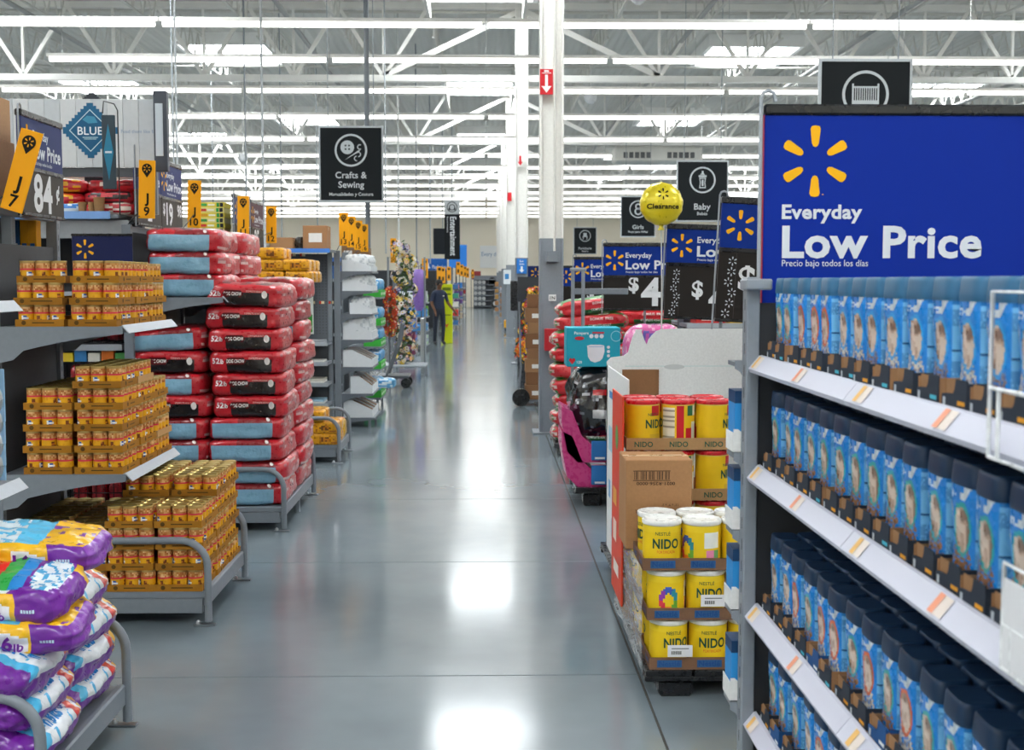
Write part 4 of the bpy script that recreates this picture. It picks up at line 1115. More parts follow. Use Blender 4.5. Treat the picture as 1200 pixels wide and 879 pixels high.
# navy sign with spark and small food tubs
pa, pb = at(85, 308, 8.1), at(155, 276, 8.1)
t = thing('spark_placard', 'navy placard with yellow spark above the top can shelf', 'sign', ((pa.x+pb.x)/2, 8.1, pa.z-.12), 0)
f = MB(); f.cbox(pa.x, 8.095, pa.z-.12, pb.x, 8.105, pb.z, .003, '#1b2350'); f.build('panel', 'satin', t)
f = MB(); s = at(100, 292, 8.1); spark(f, s.x, s.z, .062, SUN, flat(8.0935)); f.build('spark_logo', 'satin', t)
f = MB(); f.cbox(pa.x-.003, 8.09, pb.z-.004, pb.x+.003, 8.11, pb.z+.012, .003, '#16181b'); f.build('top_rail', 'plastic', t)
f = MB(); f.tube([(pb.x-.05, 8.11, pa.z-.1), (pb.x-.05, 8.29, pa.z-.1)], .008, 6, '#6b7078'); f.build('mount', 'steel', t)
for k, (x, c, c2) in enumerate(((95, '#dfe8e2', '#2f7a4a'), (114, '#f0b030', '#7a3a86'), (140, '#f0b030', '#c04a2a'))):
    p = at(x, 278, 8.4); t = thing('food_tub', ['green and white food tub left above the spark placard', 'yellow and purple food tub above the spark placard', 'yellow and orange food tub right above the spark placard'][k], 'tub', (p.x, 8.4, 1.601), 0, 'food tubs')
    zb = 1.601+.0
    f = MB(); pr = [(p.x-.05, p.z-.02), (p.x+.05, p.z-.02), (p.x+.06, p.z+.07), (p.x+.03, p.z+.1), (p.x-.03, p.z+.1), (p.x-.06, p.z+.07)]; f.prism(pr, 'y', 8.36, 8.44, c); f.build('tub_sleeve', 'satin', t)
    f = MB(); rect(f, p.x-.01, p.z, p.x+.05, p.z+.06, c2, flat(8.3585)); disc(f, p.x-.02, p.z+.045, .02, '#2a57a8' if k else '#c84a3a', flat(8.357), 12); f.build('print', 'satin', t)
    f = MB(); f.box(p.x-.05, 8.37, 1.601, p.x+.05, 8.43, p.z-.02, '#8a6f50'); f.build('lower_tub', 'card', t)
# blue and yellow cartons seen through the can rack top
for k, (x, c) in enumerate(((48, '#2c5f9a'), (58, '#e2a01c'), (67, '#d8951a'))):
    p = at(x, 297, 7.1); f = MB(); f.cbox(p.x-.022, 6.72, 1.66, p.x+.022, 6.79, at(x, 262, 7.1).z, .002, c); f.box(p.x-.012, 6.718, 1.85, p.x+.012, 6.72, 1.88, '#2f5f9a' if k else '#dfe6ee')
    tag(f.build('slim_box', 'satin'), '%s slim box seen above the can rack panel' % ['blue', 'left yellow', 'right yellow'][k], 'box', 'slim boxes')
# wire baskets with red packs in the cross aisle
for bk, (zb, n) in enumerate(((.93, 4), (.52, 4), (.16, 3), (1.27, 3))):
    t = thing('wire_basket', 'black wire basket of red packs, %s from the floor, behind the can rack' % ORD[[2, 1, 0, 3][bk]], 'basket', (-2.62, 8.45, zb), 0, 'wire baskets')
    f = MB()
    for k in range(9): f.tube([(-2.85+.058*k, 8.27, zb+.2), (-2.85+.058*k, 8.27, zb), (-2.85+.058*k, 8.75, zb), (-2.85+.058*k, 8.75, zb+.2)], .003, 4, '#2a2c2f')
    for z in (0.0, .1, .2): f.tube([(-2.86, 8.75, zb+z), (-2.86, 8.27, zb+z), (-2.38, 8.27, zb+z), (-2.38, 8.75, zb+z)], .004, 4, '#2a2c2f')
    f.build('wires', 'metal', t)
    for k in range(n):
        pouch('red_pack', 'glossy red pack, %s in the %s wire basket from the floor' % (ORD[k], ORD[[2, 1, 0, 3][bk]]), (-2.74+.12*k, 8.5, zb+.01), .11, .4, .2, ('#a0141f', '#7a1018', '#b8202a'), k, cat='pack', group='red packs')
for k in range(5):
    f = MB(); c = ['#e8c83a', '#3f7fb8', '#d8d4c8', '#c86a2a', '#4a8a4a'][k]; f.cbox(-2.84+.09*k, 8.3, 1.14, -2.76+.09*k, 8.36, 1.2+.015*(k % 2), .002, c)
    tag(f.build('treat_box', 'satin'), 'small %s treat box behind the can rack' % ['yellow', 'blue', 'white', 'orange', 'green'][k], 'box', 'treat boxes')

# yellow striped boxes on top of the gondola behind the yellow packs
for k in range(8):
    z = 2.021 + .047*k; x0 = -2.66 + .006*(k % 3); x1 = -2.40 + .004*(k % 2)
    t = thing('striped_box', 'flat yellow box with green and black end, %s from the bottom above the yellow packs' % ORD[k], 'box', ((x0+x1)/2, 11.6, z), 0, 'flat yellow boxes')
    f = MB(); f.cbox(x0, 11.45, z, x1, 11.75, z+.045, .002, '#e6d24a' if k % 2 else '#e8dc8a'); f.build('box', 'satin', t)
    f = MB(); pl = flat(11.4485); rect(f, x0+.02, z+.01, x0+.1, z+.034, ['#c8392f', '#3f9a4a', '#d8a02a'][k % 3], pl); rect(f, x1-.07, z+.004, x1-.045, z+.04, '#2f9a4a', pl); rect(f, x1-.04, z+.004, x1-.01, z+.04, '#22252a', pl); rect(f, x0+.11, z+.014, x0+.17, z+.03, '#f4f0e0', pl); f.build('print', 'satin', t)
f = MB(); f.cbox(-4.2, 11.4, 2.0, -2.38, 12.2, 2.02, .002, GR); tag(f.build('top_board', 'steel'), 'grey top board under the flat yellow boxes', 'shelf')
# ================================================================ further down on the left
def pack_col(seed):
    def fn(s, a, b, c):
        e = noise.noise(Vector((a*4+seed, b*4, c*4)))
        if s in ('-y', '+x', '+z'):
            if (a*a*2.5 + c*c*1.5 < .35) and s == '-y': return '#6b3a14' if e > 0 else '#c77a18'
            if e > .28: return '#b06a12'
        return '#e2a11a' if e > -.2 else '#d3920f'
    return fn
pk = [bag_mesh('can_pack', .245, .2, .115, pack_col(s), s, n=(14, 8, 7), wr=.003, k=9, pinch=.03)[0] for s in range(3)]
def put_pack(loc, label, rz=0, grp='yellow can packs'):
    tag(obj_from(R.choice(pk), 'can_pack', None, loc, (0, 0, rz)), label, 'pack', grp)
n = 0
for k, (z, xs) in enumerate(((1.662, (-2.2, -1.95, -1.70)), (1.768, (-2.2, -1.95, -1.72)), (1.874, (-2.2, -1.95)))):
    for i, x in enumerate(xs):
        for j, y in enumerate((11.47, 11.75, 12.02)):
            if k == 2 and j == 2: continue
            put_pack((x-.02, y, z), 'yellow can pack, far top shelf, %s layer, %s from left, %s row back' % (ORD[k], ORD[i], ORD[j]))
for k, (z, xs) in enumerate(((.167, (-2.2, -1.95, -1.70, -1.49)), (.273, (-2.2, -1.95, -1.70, -1.49)), (.379, (-1.62,)))):
    for i, x in enumerate(xs):
        for j, y in enumerate((11.47, 11.72)):
            put_pack((x, y, z), 'yellow can pack, low far deck, %s layer, %s from left, %s row back' % (ORD[k], ORD[i], ORD[j]))
for k in range(14):
    put_pack((-1.62, 10.25, .14+.105*k), 'yellow can pack in the tall narrow pile, %s from the floor' % ORD[k])
f = MB(); f.cbox(-2.4, 10.1, .02, -1.45, 10.45, .14, .006, GR)
tag(f.build('low_plinth', 'steel'), 'low grey plinth under the tall narrow pile of yellow packs', 'plinth')
pouch('small_bag', 'red and yellow bag at the end of the low far deck', (-1.47, 12.02, .166), .2, .25, .2, ('#d8a82a', '#c83040', '#3f6fc8'), 9, cat='bag')
pouch('small_bag', 'orange and black bag lying behind the red dog food bags', (-1.75, 10.25, 1.62), .4, .2, .07, ('#d8951a', '#4a2410', '#e0a82a'), 3, cat='bag')
# gondola with pegboard, boxes on top
g = gondola('grey pegboard gondola with cartons on top', -3.4, -1.74, 14.05, .42, [.32, .55, .78, 1.0], 1.98, True, panel='#5c6167')
f = MB()
for i in range(28):
    for j in range(26): f.box(-2.75+.036*i, 14.032, 1.08+.033*j, -2.75+.036*i+.008, 14.0335, 1.08+.033*j+.008, '#2b2d30')
o = f.build('peg_holes', 'matte', g); o['kind'] = 'stuff'
f = MB(); f.box(-3.4, 13.55, 1.995, -1.70, 14.1, 2.02, GR); f.build('top_board', 'steel', g)
f = MB(); f.box(-3.4, 13.535, 1.985, -1.70, 13.549, 2.03, '#4f86d8'); f.build('blue_strip', 'satin', g)
for i in range(9):
    f = MB(); x = -2.62+.105*i; z = 1.955 if i < 6 else 1.42; f.box(x, 14.02, z, x+.055, 14.032, z+.03, '#e8d8b0'); f.box(x, 14.018, z, x+.022, 14.0195, z+.03, '#d83a2a'); f.build('price_tag', 'satin', g)
for k, (x0, x1, z1, c, lb, lab) in enumerate(((-2.36, -2.11, 2.15, '#a67c57', None, 'low brown carton on the pegboard gondola'), (-2.0, -1.74, 2.28, '#a67a55', (.25, .3, .8, .68), 'tall brown carton with white label on the pegboard gondola'))):
    carton('brown_carton', lab, x0, 13.6, 2.021, x1, 13.95, z1, c, lab=lb)
f = MB(); f.lathe([(.05, 0), (.06, .06), (.05, .12), (.03, .14)], 12, '#3a3632', (-2.055, 13.75, 2.021)); tag(f.build('dark_jar', 'plastic'), 'dark jar between the two cartons on the pegboard gondola', 'jar')
for k in range(6):
    f = MB(); f.cbox(-2.62, 13.6, 2.021+.05*k, -2.4, 13.9, 2.068+.05*k, .004, '#d6dadd'); tag(f.build('white_box', 'satin'), 'flat white box, %s from the bottom, stacked left of the cartons' % ORD[k], 'box', 'stacked white boxes')
for k, (z, c) in enumerate(((.335, '#e3e3df'), (.36, '#9fc3d8'), (.565, '#e6e4dd'), (.59, '#cfcabd'), (.795, '#dcdad4'), (1.015, '#8f9498'))):
    f = MB(); f.cbox(-2.3, 13.66, z-.014, -1.8, 13.98, z+.008, .003, c); tag(f.build('flat_pack', 'satin'), 'flat %s pack, %s from the bottom on the pegboard gondola' % (['white', 'blue', 'cream', 'beige', 'pale', 'grey'][k], ORD[k]), 'pack', 'flat packs')
for k, (x, c) in enumerate(((-2.55, '#c83a3a'), (-2.42, '#2f4f8a'), (-2.28, '#7a4a8a'), (-2.5, '#e0d8c8'), (-2.02, '#3f8a4a'))):
    z = 1.50 if k < 4 else 1.66
    f = MB(); f.cbox(x-.05, 13.99, z, x+.05, 14.02, z+.14, .003, c); f.box(x-.03, 13.988, z+.04, x+.03, 13.99, z+.08, '#e8e4da'); tag(f.build('hanging_pack', 'satin'), '%s card pack hanging on the pegboard' % ['red', 'navy', 'purple', 'cream', 'green'][k], 'pack', 'hanging packs')
f = MB(); f.cbox(-2.04, 13.985, .98+.1, -1.95, 14.015, 1.75, .003, '#dfe3dc'); f.box(-2.03, 13.982, 1.1, -1.96, 13.985, 1.3, '#3f9a3a'); tag(f.build('poster_strip', 'satin'), 'tall white and green strip hanging on the pegboard', 'poster')

# sidekick of white bins beside the pegboard
XS0, XS1 = -1.66, -1.30
t = thing('bin_rack', 'grey rack of shelf brackets holding white bins', 'rack', (XS0, 14.4, 0))
for y in (14.12, 14.95):
    f = MB(); f.cbox(XS0-.07, y, 0, XS0, y+.05, 2.02, .003, GR); f.build('post', 'steel', t)
zb = []
for k, y in enumerate((318, 341, 368, 398, 430, 461, 489)):
    z = at(415, y, 14.2).z; zb.append(z)
    xe = XS1 if k < 6 else XS1+.02
    f = MB(); f.box(XS0, 14.15, z-.02, xe, 14.95, z, GR); s = f.build('shelf', 'steel', t)
    for y2 in (14.14, 14.95):
        f = MB(); f.prism([(XS0, z-.0), (xe, z-.0), (xe, z-.025), (XS0+.12, z-.05), (XS0, z-.11)], 'y', y2, y2+.005, GRD); f.build('bracket', 'steel', s)
for y in (14.16, 14.93):
    f = MB(); f.cbox(XS1-.06, y, 0, XS1-.03, y+.03, zb[6]-.02, .003, GR); f.build('leg', 'steel', t)
for k, z in enumerate(zb):
    for j in range(3):
        y0 = 14.17+.26*j
        x0 = XS0+.02 if k not in (2, 5) else XS0+.1; x1 = XS1-.01; hh = .13 if k < 3 else .2
        t = thing('white_bin', 'white card bin, %s row from the top, %s one back' % (ORD[k], ORD[j]), 'bin', ((x0+x1)/2, y0+.12, z), 0, 'white bins')
        f = MB(); pr = [(x0, z+.001), (x1, z+.001), (x1, z+hh*.45), (x0+.1, z+hh), (x0, z+hh)]
        f.prism(pr, 'y', y0, y0+.006, '#dfe3e6'); f.prism(pr, 'y', y0+.234, y0+.24, '#dfe3e6'); f.box(x1-.006, y0+.006, z+.001, x1, y0+.234, z+hh*.45, '#dfe3e6'); f.box(x0, y0+.006, z+.001, x1-.006, y0+.234, z+.006, '#cfd3d6'); f.build('card_walls', 'satin', t)
        f = MB()
        if k >= 4: f.prism([(x0+.01, z+.007), (x1-.01, z+.007), (x1-.012, z+hh*.4), (x0+.1, z+hh*.9), (x0+.01, z+hh*.9)], 'y', y0+.01, y0+.23, '#8a6242'); f.build('brown_filler', 'card', t)
        else:
            me, D = bag_mesh('white_pouch', x1-x0-.03, .22, hh*1.5, lambda s, a, b, c: '#e4e8ea' if noise.noise(Vector((a*4, b*4, c*3))) > -.25 else '#c2c9ce', k*3+j, n=(10, 8, 6), wr=.015)
            o = obj_from(me, 'white_pouch', None, ((x0+x1)/2, y0+.12, z+.008)); tag(o, 'white pouch in a white bin, %s row from top, %s one back' % (ORD[k], ORD[j]), 'pouch', 'pouches in white bins')
# blue and green goods shelf after the bins
t = thing('goods_rack', 'grey rack with blue and green goods after the white bins', 'rack', (-1.7, 16.6, 0))
for y in (16.3, 17.1):
    f = MB(); f.cbox(-1.9, y, 0, -1.83, y+.05, 2.0, .003, GR); f.build('post', 'steel', t)
lev = [at(450, y, 16.6).z for y in (348, 381, 405, 431, 464)]
for z in lev:
    f = MB(); f.box(-1.83, 16.32, z-.025, -1.40, 17.12, z, GR); f.build('shelf', 'steel', t)
for y in (16.34, 17.08):
    f = MB(); f.cbox(-1.46, y, 0, -1.43, y+.03, lev[-1]-.025, .003, GR); f.build('leg', 'steel', t)
for k, z in enumerate(lev):
    for j in range(3):
        y = 16.34+.26*j
        f = MB(); f.cbox(-1.62, y, z+.001, -1.39, y+.23, z+.09, .003, '#3fae3f'); f.box(-1.389, y+.04, z+.03, -1.388, y+.19, z+.06, '#d8ecd4'); tag(f.build('green_carton', 'satin'), 'green display carton, %s shelf from the top, %s one back' % (ORD[k], ORD[j]), 'carton', 'green display cartons')
        pouch('blue_pouch', 'shiny blue pouch, %s shelf from the top, %s one back' % (ORD[k], ORD[j]), (-1.51, y+.115, z+.09), .22, .2, .16, ('#4aa0dc', '#cfe4f0', '#2f78c8'), j+k, cat='pouch', group='blue pouches')
pouch('blue_pouch', 'bulging blue pouch spilling over the lowest far shelf', (-1.34, 16.2, .28), .3, .22, .14, ('#6ab2e0', '#dbeaf2', '#2f88c8'), 5, cat='pouch')
# gondola J 16 onward with cartons
gondola('gondola with blue strip behind the flower wreath', -4.4, -1.75, 18.6, .4, [.5, .9, 1.3, 1.7], 2.0, False)
f = MB(); f.box(-3.2, 18.17, 1.96, -1.75, 18.19, 2.02, '#3f78d0'); f.box(-3.2, 18.19, 1.985, -1.75, 18.9, 2.0, GR); tag(f.build('top_board', 'steel'), 'blue fronted top board behind the flower wreath', 'shelf')
for k, (x0, x1, z0, z1, lb) in enumerate(((-2.12, -1.90, 2.001, 2.2, (.15, .2, .7, .6)), (-1.9, -1.72, 2.001, 2.16, None), (-2.1, -1.88, 2.201, 2.35, None))):
    carton('brown_carton', 'brown carton %s above the blue fronted board' % ['with white label', 'at the right', 'on top'][k], x0, 18.25, z0, x1, 18.6, z1, '#8f6a4b', lab=lb)
for k in range(8):
    c = ['#1f4f9a', '#d8d4c8', '#2f6fb8', '#b83a3a'][k % 4]; f = MB(); f.cbox(-2.5+.09*k, 18.22, 1.701, -2.42+.09*k, 18.4, 1.9, .003, c); tag(f.build('boxed_good', 'satin'), '%s upright box, %s from left, under the blue fronted board' % (['blue', 'white', 'light blue', 'red'][k % 4], ORD[k]), 'box', 'upright boxes')

# ---------------------------------------------------------------- flowers
def petals(mb, c, r, col, core, nrm, rr):
    nrm = Vector(nrm).normalized(); a = nrm.orthogonal().normalized(); b = nrm.cross(a); n = 7; ph = rr.uniform(0, 6)
    C = Vector(c)
    for k in range(n):
        t0 = ph+2*PI*k/n; t1 = t0+.5*2*PI/n; t2 = t0+2*PI/n*.95
        mb.add([C+nrm*r*.1, C+(a*math.cos(t0)+b*math.sin(t0))*r*.7+nrm*r*.25, C+(a*math.cos(t1)+b*math.sin(t1))*r+nrm*r*.12, C+(a*math.cos(t2)+b*math.sin(t2))*r*.7+nrm*r*.25], [(0, 1, 2, 3)], col)
    mb.add([C+nrm*r*.42] + [C+nrm*r*.2+(a*math.cos(2*PI*k/6)+b*math.sin(2*PI*k/6))*r*.3 for k in range(6)], [(0, 1+k, 1+(k+1) % 6) for k in range(6)], core)
def bouquet(label, c, rx, rz, cols, nf, fr, seed, group, leafc=('#2f4a22', '#24401f', '#3f5a2a'), bucket=False):
    rr = random.Random(seed); c = Vector(c)
    t = thing('bouquet', label, 'flowers', tuple(c - Vector((0, 0, rz))), 0, group)
    lv = MB(); fl = MB(); st = MB()
    for k in range(60):
        d = Vector((rr.gauss(0, 1), rr.gauss(0, 1), rr.gauss(0, 1))).normalized(); p = c + Vector((d.x*rx, d.y*rx, d.z*rz))*rr.uniform(.5, .95)
        a = d.orthogonal().normalized(); b = d.cross(a); L = rx*.4; w = L*.3
        lv.add([p, p+a*L*.5+b*w+d*.02, p+a*L+d*.04, p+a*L*.5-b*w+d*.02], [(0, 1, 2, 3)], rr.choice(leafc))
    for k in range(nf):
        d = Vector((rr.gauss(0, 1), rr.gauss(0, 1)-.6, rr.gauss(0, 1))).normalized(); p = c + Vector((d.x*rx, d.y*rx, d.z*rz))*rr.uniform(.85, 1.05)
        petals(fl, p, fr*rr.uniform(.7, 1.25), rr.choice(cols), rr.choice(['#e8c83a', '#8a4a1a', '#f0e8c8']), d, rr)
    for k in range(5):
        st.tube([c+Vector((rr.uniform(-.3, .3)*rx, rr.uniform(-.3, .3)*rx, -rz*.9)), c+Vector((rr.uniform(-.5, .5)*rx, rr.uniform(-.5, .5)*rx, rz*.5))], .006, 4, '#3a5a2a')
    if bucket:
        b_ = MB(); b_.lathe([(rx*.55, 0), (rx*.75, c.z-rz*.5)], 12, '#3a3d42', (c.x, c.y, 0)); b_.build('bucket', 'plastic', t)
    lv.build('leaves', 'satin', t)['kind'] = 'stuff'; fl.build('blossoms', 'matte', t)['kind'] = 'stuff'; st.build('stems', 'matte', t)
WF = ['#efe6d4', '#f2dfc2', '#e8c54a', '#f0d24a', '#e8c2a8', '#d9d0e0', '#f4efe6', '#e9b48a', '#6f6ab0']
YF = 21.8
t = thing('flower_rack', 'grey wire rack carrying the tall column of pale flowers', 'rack', (-1.45, YF+.35, 0))
for x in (-1.75, -1.1): f = MB(); f.tube([(x, YF+.35, 0), (x, YF+.35, 2.1)], .02, 6, '#8a9096'); f.build('upright', 'steel', t)
f = MB(); f.cbox(-1.85, YF-.4, .18, -1.05, YF+.4, .22, .01, '#9aa0a6'); f.build('base_shelf', 'steel', t)
for x in (-1.84, -1.09):
    for y in (YF-.39, YF+.36): f = MB(); f.cbox(x, y, 0, x+.03, y+.03, .18, .003, '#8a9096'); f.build('leg', 'steel', t)
for k in range(9):
    y = 292 + 16*k; x = 473 + (4 if k < 2 else 2)*((k % 2)*2-1); p = at(x, y, YF)
    bouquet('pale mixed bouquet, %s from the top of the flower column' % ORD[k], p, .2 if k else .16, .15, WF, 34, .045, 20+k, 'flower column bouquets')
p = at(457, 372, 20.5)
f = MB(); f.tube([(p.x, 20.4, 0), (p.x, 20.4, 1.6)], .015, 6, '#5a5f66'); tag(f.build('bunch_pole', 'steel'), 'thin pole carrying the orange red bunches', 'pole')
for k in range(3):
    q = at(457+(k % 2), 348+18*k, 20.3); bouquet('bunch of orange red leaves, %s from the top, left of the flower column' % ORD[k], q, .11, .16, ['#c8421a', '#b8380f', '#d85a22'], 30, .05, 50+k, 'orange bunches', ('#8a2a10', '#a83a14'))
p = at(491, 335, 22.5); f = MB(); f.lathe([(.05, -.45), (.11, -.35), (.12, .2), (.07, .3)], 10, '#8f6cc0', tuple(p)); f.tube([(p.x, p.y, p.z+.28), (p.x, p.y-.1, p.z+.36), (-1.1, 22.15, p.z+.34)], .01, 6, '#8a9096'); tag(f.build('purple_bundle', 'film'), 'purple fabric bundle hanging right of the flower column', 'fabric')
# dolly in front of the flowers
p = at(462, 440, 19.6); t = thing('stock_cart', 'dark stock cart with handle left of the flower column', 'cart', (p.x, 19.6, 0))
f = MB(); f.cbox(p.x-.25, 19.3, .16, p.x+.25, 19.9, .2, .01, '#565b60'); f.build('platform', 'steel', t)
f = MB(); f.tube([(p.x-.1, 19.3, .2), (p.x+.1, 19.3, .75), (p.x+.14, 19.3, 1.0)], .02, 8, '#6a6f75'); f.tube([(p.x-.1, 19.85, .2), (p.x+.1, 19.85, .75), (p.x+.14, 19.85, 1.0)], .02, 8, '#6a6f75'); f.tube([(p.x+.14, 19.3, 1.0), (p.x+.14, 19.85, 1.0)], .02, 8, '#6a6f75'); f.build('handle', 'steel', t)
for x in (-.2, .2):
    f = MB(); f.tube([(p.x+x, 19.32, .08), (p.x+x, 19.36, .08)], .08, 14, '#1f2022'); f.build('wheel', 'plastic', t)
    f = MB(); f.tube([(p.x+x, 19.82, .08), (p.x+x, 19.86, .08)], .08, 14, '#1f2022'); f.build('wheel', 'plastic', t)
f = MB(); q = at(496, 420, 22.6); f.cbox(q.x-.05, 22.6, 0, q.x+.05, 22.7, 1.0, .01, '#b9bdbf'); tag(f.build('end_post', 'metal'), 'short bright steel guard post right of the flower column', 'post')

# ---------------------------------------------------------------- the worker
def skin_body(name, pts, edges, radii, sub=2):
    me = bpy.data.meshes.new(name); me.from_pydata([tuple(p) for p in pts], edges, []); o = bpy.data.objects.new(name, me); COL.objects.link(o)
    m = o.modifiers.new('skin', 'SKIN'); m.use_smooth_shade = True
    for i, r in enumerate(radii): me.skin_vertices[0].data[i].radius = (r, r) if not isinstance(r, tuple) else r
    me.skin_vertices[0].data[0].use_root = True
    s = o.modifiers.new('sub', 'SUBSURF'); s.levels = sub; s.render_levels = sub
    bpy.context.view_layer.update()
    nm = bpy.data.meshes.new_from_object(o.evaluated_get(bpy.context.evaluated_depsgraph_get()))
    bpy.data.objects.remove(o); return nm
PX, PY = -1.24, 32.6
V = [(0, 0, .95), (0, 0, 1.1), (0, .01, 1.28), (0, .01, 1.40), (0, -.005, 1.48), (0, -.02, 1.56), (0, -.02, 1.66),      # 0-6 spine, neck, head
     (.09, 0, .9), (.11, -.02, .5), (.11, .03, .09), (.12, -.1, .045),           # 7-10 right leg
     (-.09, 0, .9), (-.1, .04, .5), (-.1, .1, .09), (-.1, -.03, .045),           # 11-14 left leg
     (.17, .01, 1.38), (.24, -.02, 1.12), (.36, -.12, .93), (.40, -.15, .87),      # 15-18 right arm reaching out
     (-.17, .01, 1.38), (-.22, .02, 1.12), (-.19, -.12, .92), (-.18, -.14, .85)] # 19-22 left arm
E_ = [(0,1),(1,2),(2,3),(3,4),(4,5),(5,6),(0,7),(7,8),(8,9),(9,10),(0,11),(11,12),(12,13),(13,14),(3,15),(15,16),(16,17),(17,18),(3,19),(19,20),(20,21),(21,22)]
RD = [(.15,.11),(.14,.1),(.17,.11),(.12,.09),.05,(.075,.09),(.07,.085),.085,.06,.045,(.045,.04),.085,.06,.045,(.045,.04),.06,.042,.03,.028,.06,.042,.03,.028]
def fingers(base, d, side):
    global V, E_, RD
    for k in range(4):
        o = Vector(base) + Vector(side)*(k-1.5)*.02; L = [.035, .042, .04, .03][k]
        i = len(V); V += [tuple(o+Vector(d)*L), tuple(o+Vector(d)*L*1.9+Vector((0, -.012, -.004)))]; E_ += [(-1, i), (i, i+1)]; RD += [.009, .008]
for wr, d, s in ((18, (.35, -.2, -.9), (.3, -.95, .1)), (22, (.1, -.15, -.98), (.1, -.98, .1))):
    n0 = len(E_); fingers(V[wr], d, s); E_ = [(wr, b) if a == -1 else (a, b) for a, b in E_]
    i = len(V); V += [tuple(Vector(V[wr]) + Vector((-.02, -.04, .0))), tuple(Vector(V[wr]) + Vector((-.02, -.06, -.03)))]; E_ += [(wr, i), (i, i+1)]; RD += [.011, .009]
bm_ = skin_body('person', V, E_, RD)
ca = bm_.color_attributes.new('Col', 'FLOAT_COLOR', 'CORNER')
SK, SH, TR, SHO = lin('#6b4630'), lin('#1e2a44'), lin('#1a2130'), lin('#141416')
for p_ in bm_.polygons:
    c = p_.center; x, z = abs(c.x), c.z
    if z < .09: col = SHO
    elif z > 1.455: col = SK
    elif x > .16 and z < 1.16 and z > .7: col = SK
    elif z > .97: col = SH
    else: col = TR
    for li in p_.loop_indices: ca.data[li].color = (*col, 1)
bm_.materials.clear(); bm_.materials.append(M['skin']); bm_.polygons.foreach_set('use_smooth', [True]*len(bm_.polygons))
zmin = min(v.co.z for v in bm_.vertices)
per = obj_from(bm_, 'person', None, (PX, PY, -zmin), (0, 0, .5)); tag(per, 'worker in dark navy shirt and trousers standing by the yellow-green display', 'person')
f = MB(); vs = []
f.lathe([(.03, .125), (.07, .11), (.088, .06), (.09, .0), (.085, -.03)], 14, '#17120f', (0, .0, 1.61), cap=True); f.build('hair', 'matte', per)
f = MB(); [f.lathe([(.004, -.006), (.009, 0), (.004, .006)], 8, '#f0ece6' , (sx*.028, -.098, 1.612)) for sx in (-1, 1)]; f.build('eyes', 'plastic', per)
f = MB(); f.prism([(-.012, 1.575), (.012, 1.575), (0, 1.61)], 'y', -.122, -.09, '#6b4630'); f.build('nose', 'skin', per)
f = MB(); f.box(-.02, -.1, 1.545, .02, -.09, 1.553, '#8a4a44'); f.build('mouth', 'skin', per)
f = MB(); [f.cbox(sx*.088-.008, -.02, 1.585, sx*.088+.008, .015, 1.63, .006, '#6b4630') for sx in (-1, 1)]; f.build('ears', 'skin', per)
f = MB(); f.lathe([(.02, 0), (.02, .004)], 10, '#e8e4dc', (.06, -.125, 1.3)); f.box(.045, -.13, 1.29, .085, -.12, 1.315, '#e8e4dc'); f.build('name_badge', 'satin', per)

# yellow-green promotional stand
p0, p1 = at(517, 402, 33.2), at(530, 333, 33.2)
t = thing('promo_stand', 'tall yellow-green promotional stand behind the worker', 'stand', ((p0.x+p1.x)/2, 33.2, 0))
f = MB(); f.cbox(p0.x, 33.2, 0, p1.x, 33.5, p1.z, .01, '#c9d414'); f.build('body', 'satin', t)
f = MB(); pl = flat(33.197); xm = (p0.x+p1.x)/2
rect(f, p0.x+.04, .75, p1.x-.04, .78, '#7a8a10', pl); rect(f, p0.x+.04, 1.3, p1.x-.04, 1.34, '#5a6a10', pl); poly_on(f, [(xm, .42), (xm+.06, .55), (xm, .5), (xm-.06, .55)], '#d8403a', pl); rect(f, p0.x+.04, 1.42, p1.x-.04, 1.5, '#6a7a18', pl); f.build('print', 'satin', t)

# ---------------------------------------------------------------- far gondolas on both sides
PALL = ['#2f78c0', '#d8dce0', '#c8392f', '#e2b02a', '#3fa04a', '#6a4a8a', '#1f3f78', '#b8a890', '#e07a2a', '#7ab0d8', '#2b2d30']
rr = random.Random(11)
def far_unit(label, xf, Y0, w, h, levels, side, goods, dark=False):
    label, short = label.split('|')
    """endcap facing the aisle, front plane at xf"""
    d = .45*side
    t = thing('far_endcap', label, 'shelving', (xf+d/2, Y0+w/2, 0), 0, 'far endcaps')
    f = MB(); f.box(min(xf+d, xf+d*1.06), Y0, 0, max(xf+d, xf+d*1.06), Y0+w, h, '#3a3d42' if dark else '#5d6268'); f.build('back_panel', 'matte', t)
    f = MB(); f.box(min(xf+d*.94, xf+d), Y0, 0, max(xf+d*.94, xf+d), Y0+.03, h, '#5a5f66'); f.build('post', 'steel', t)
    for k in range(levels):
        z = .15 + (h-.35)*k/levels
        f = MB(); f.box(min(xf, xf+d), Y0+.03, z-.03, max(xf, xf+d), Y0+w, z, GR); f.build('shelf', 'steel', t)
        n = 3
        for j in range(n):
            c = rr.choice(goods); hh = (h-.35)/levels*rr.uniform(.45, .8)
            y0 = Y0+.05+(w-.06)*j/n
            f = MB(); f.cbox(xf+d*.06, y0, z+.001, xf+d*.8, y0+(w-.06)/n-.02, z+hh, .008, c); f.box(xf-(.001 if side < 0 else -.0)+d*.055, y0+.05, z+hh*.3, xf+d*.06, y0+(w-.06)/n-.07, z+hh*.7, rr.choice(PALL))
            tag(f.build('boxed_good', 'satin'), 'box on %s, %s shelf up, %s back' % (short, ORD[k], ORD[j]), 'box', 'goods on far endcaps')
    return t
far_unit('blue stocked endcap behind the flower column|the blue stocked far endcap', -1.45, 25.5, 1.0, 1.75, 5, -1, ['#2f78c8', '#dfe4e8', '#2a86d8', '#6a2a4a'])
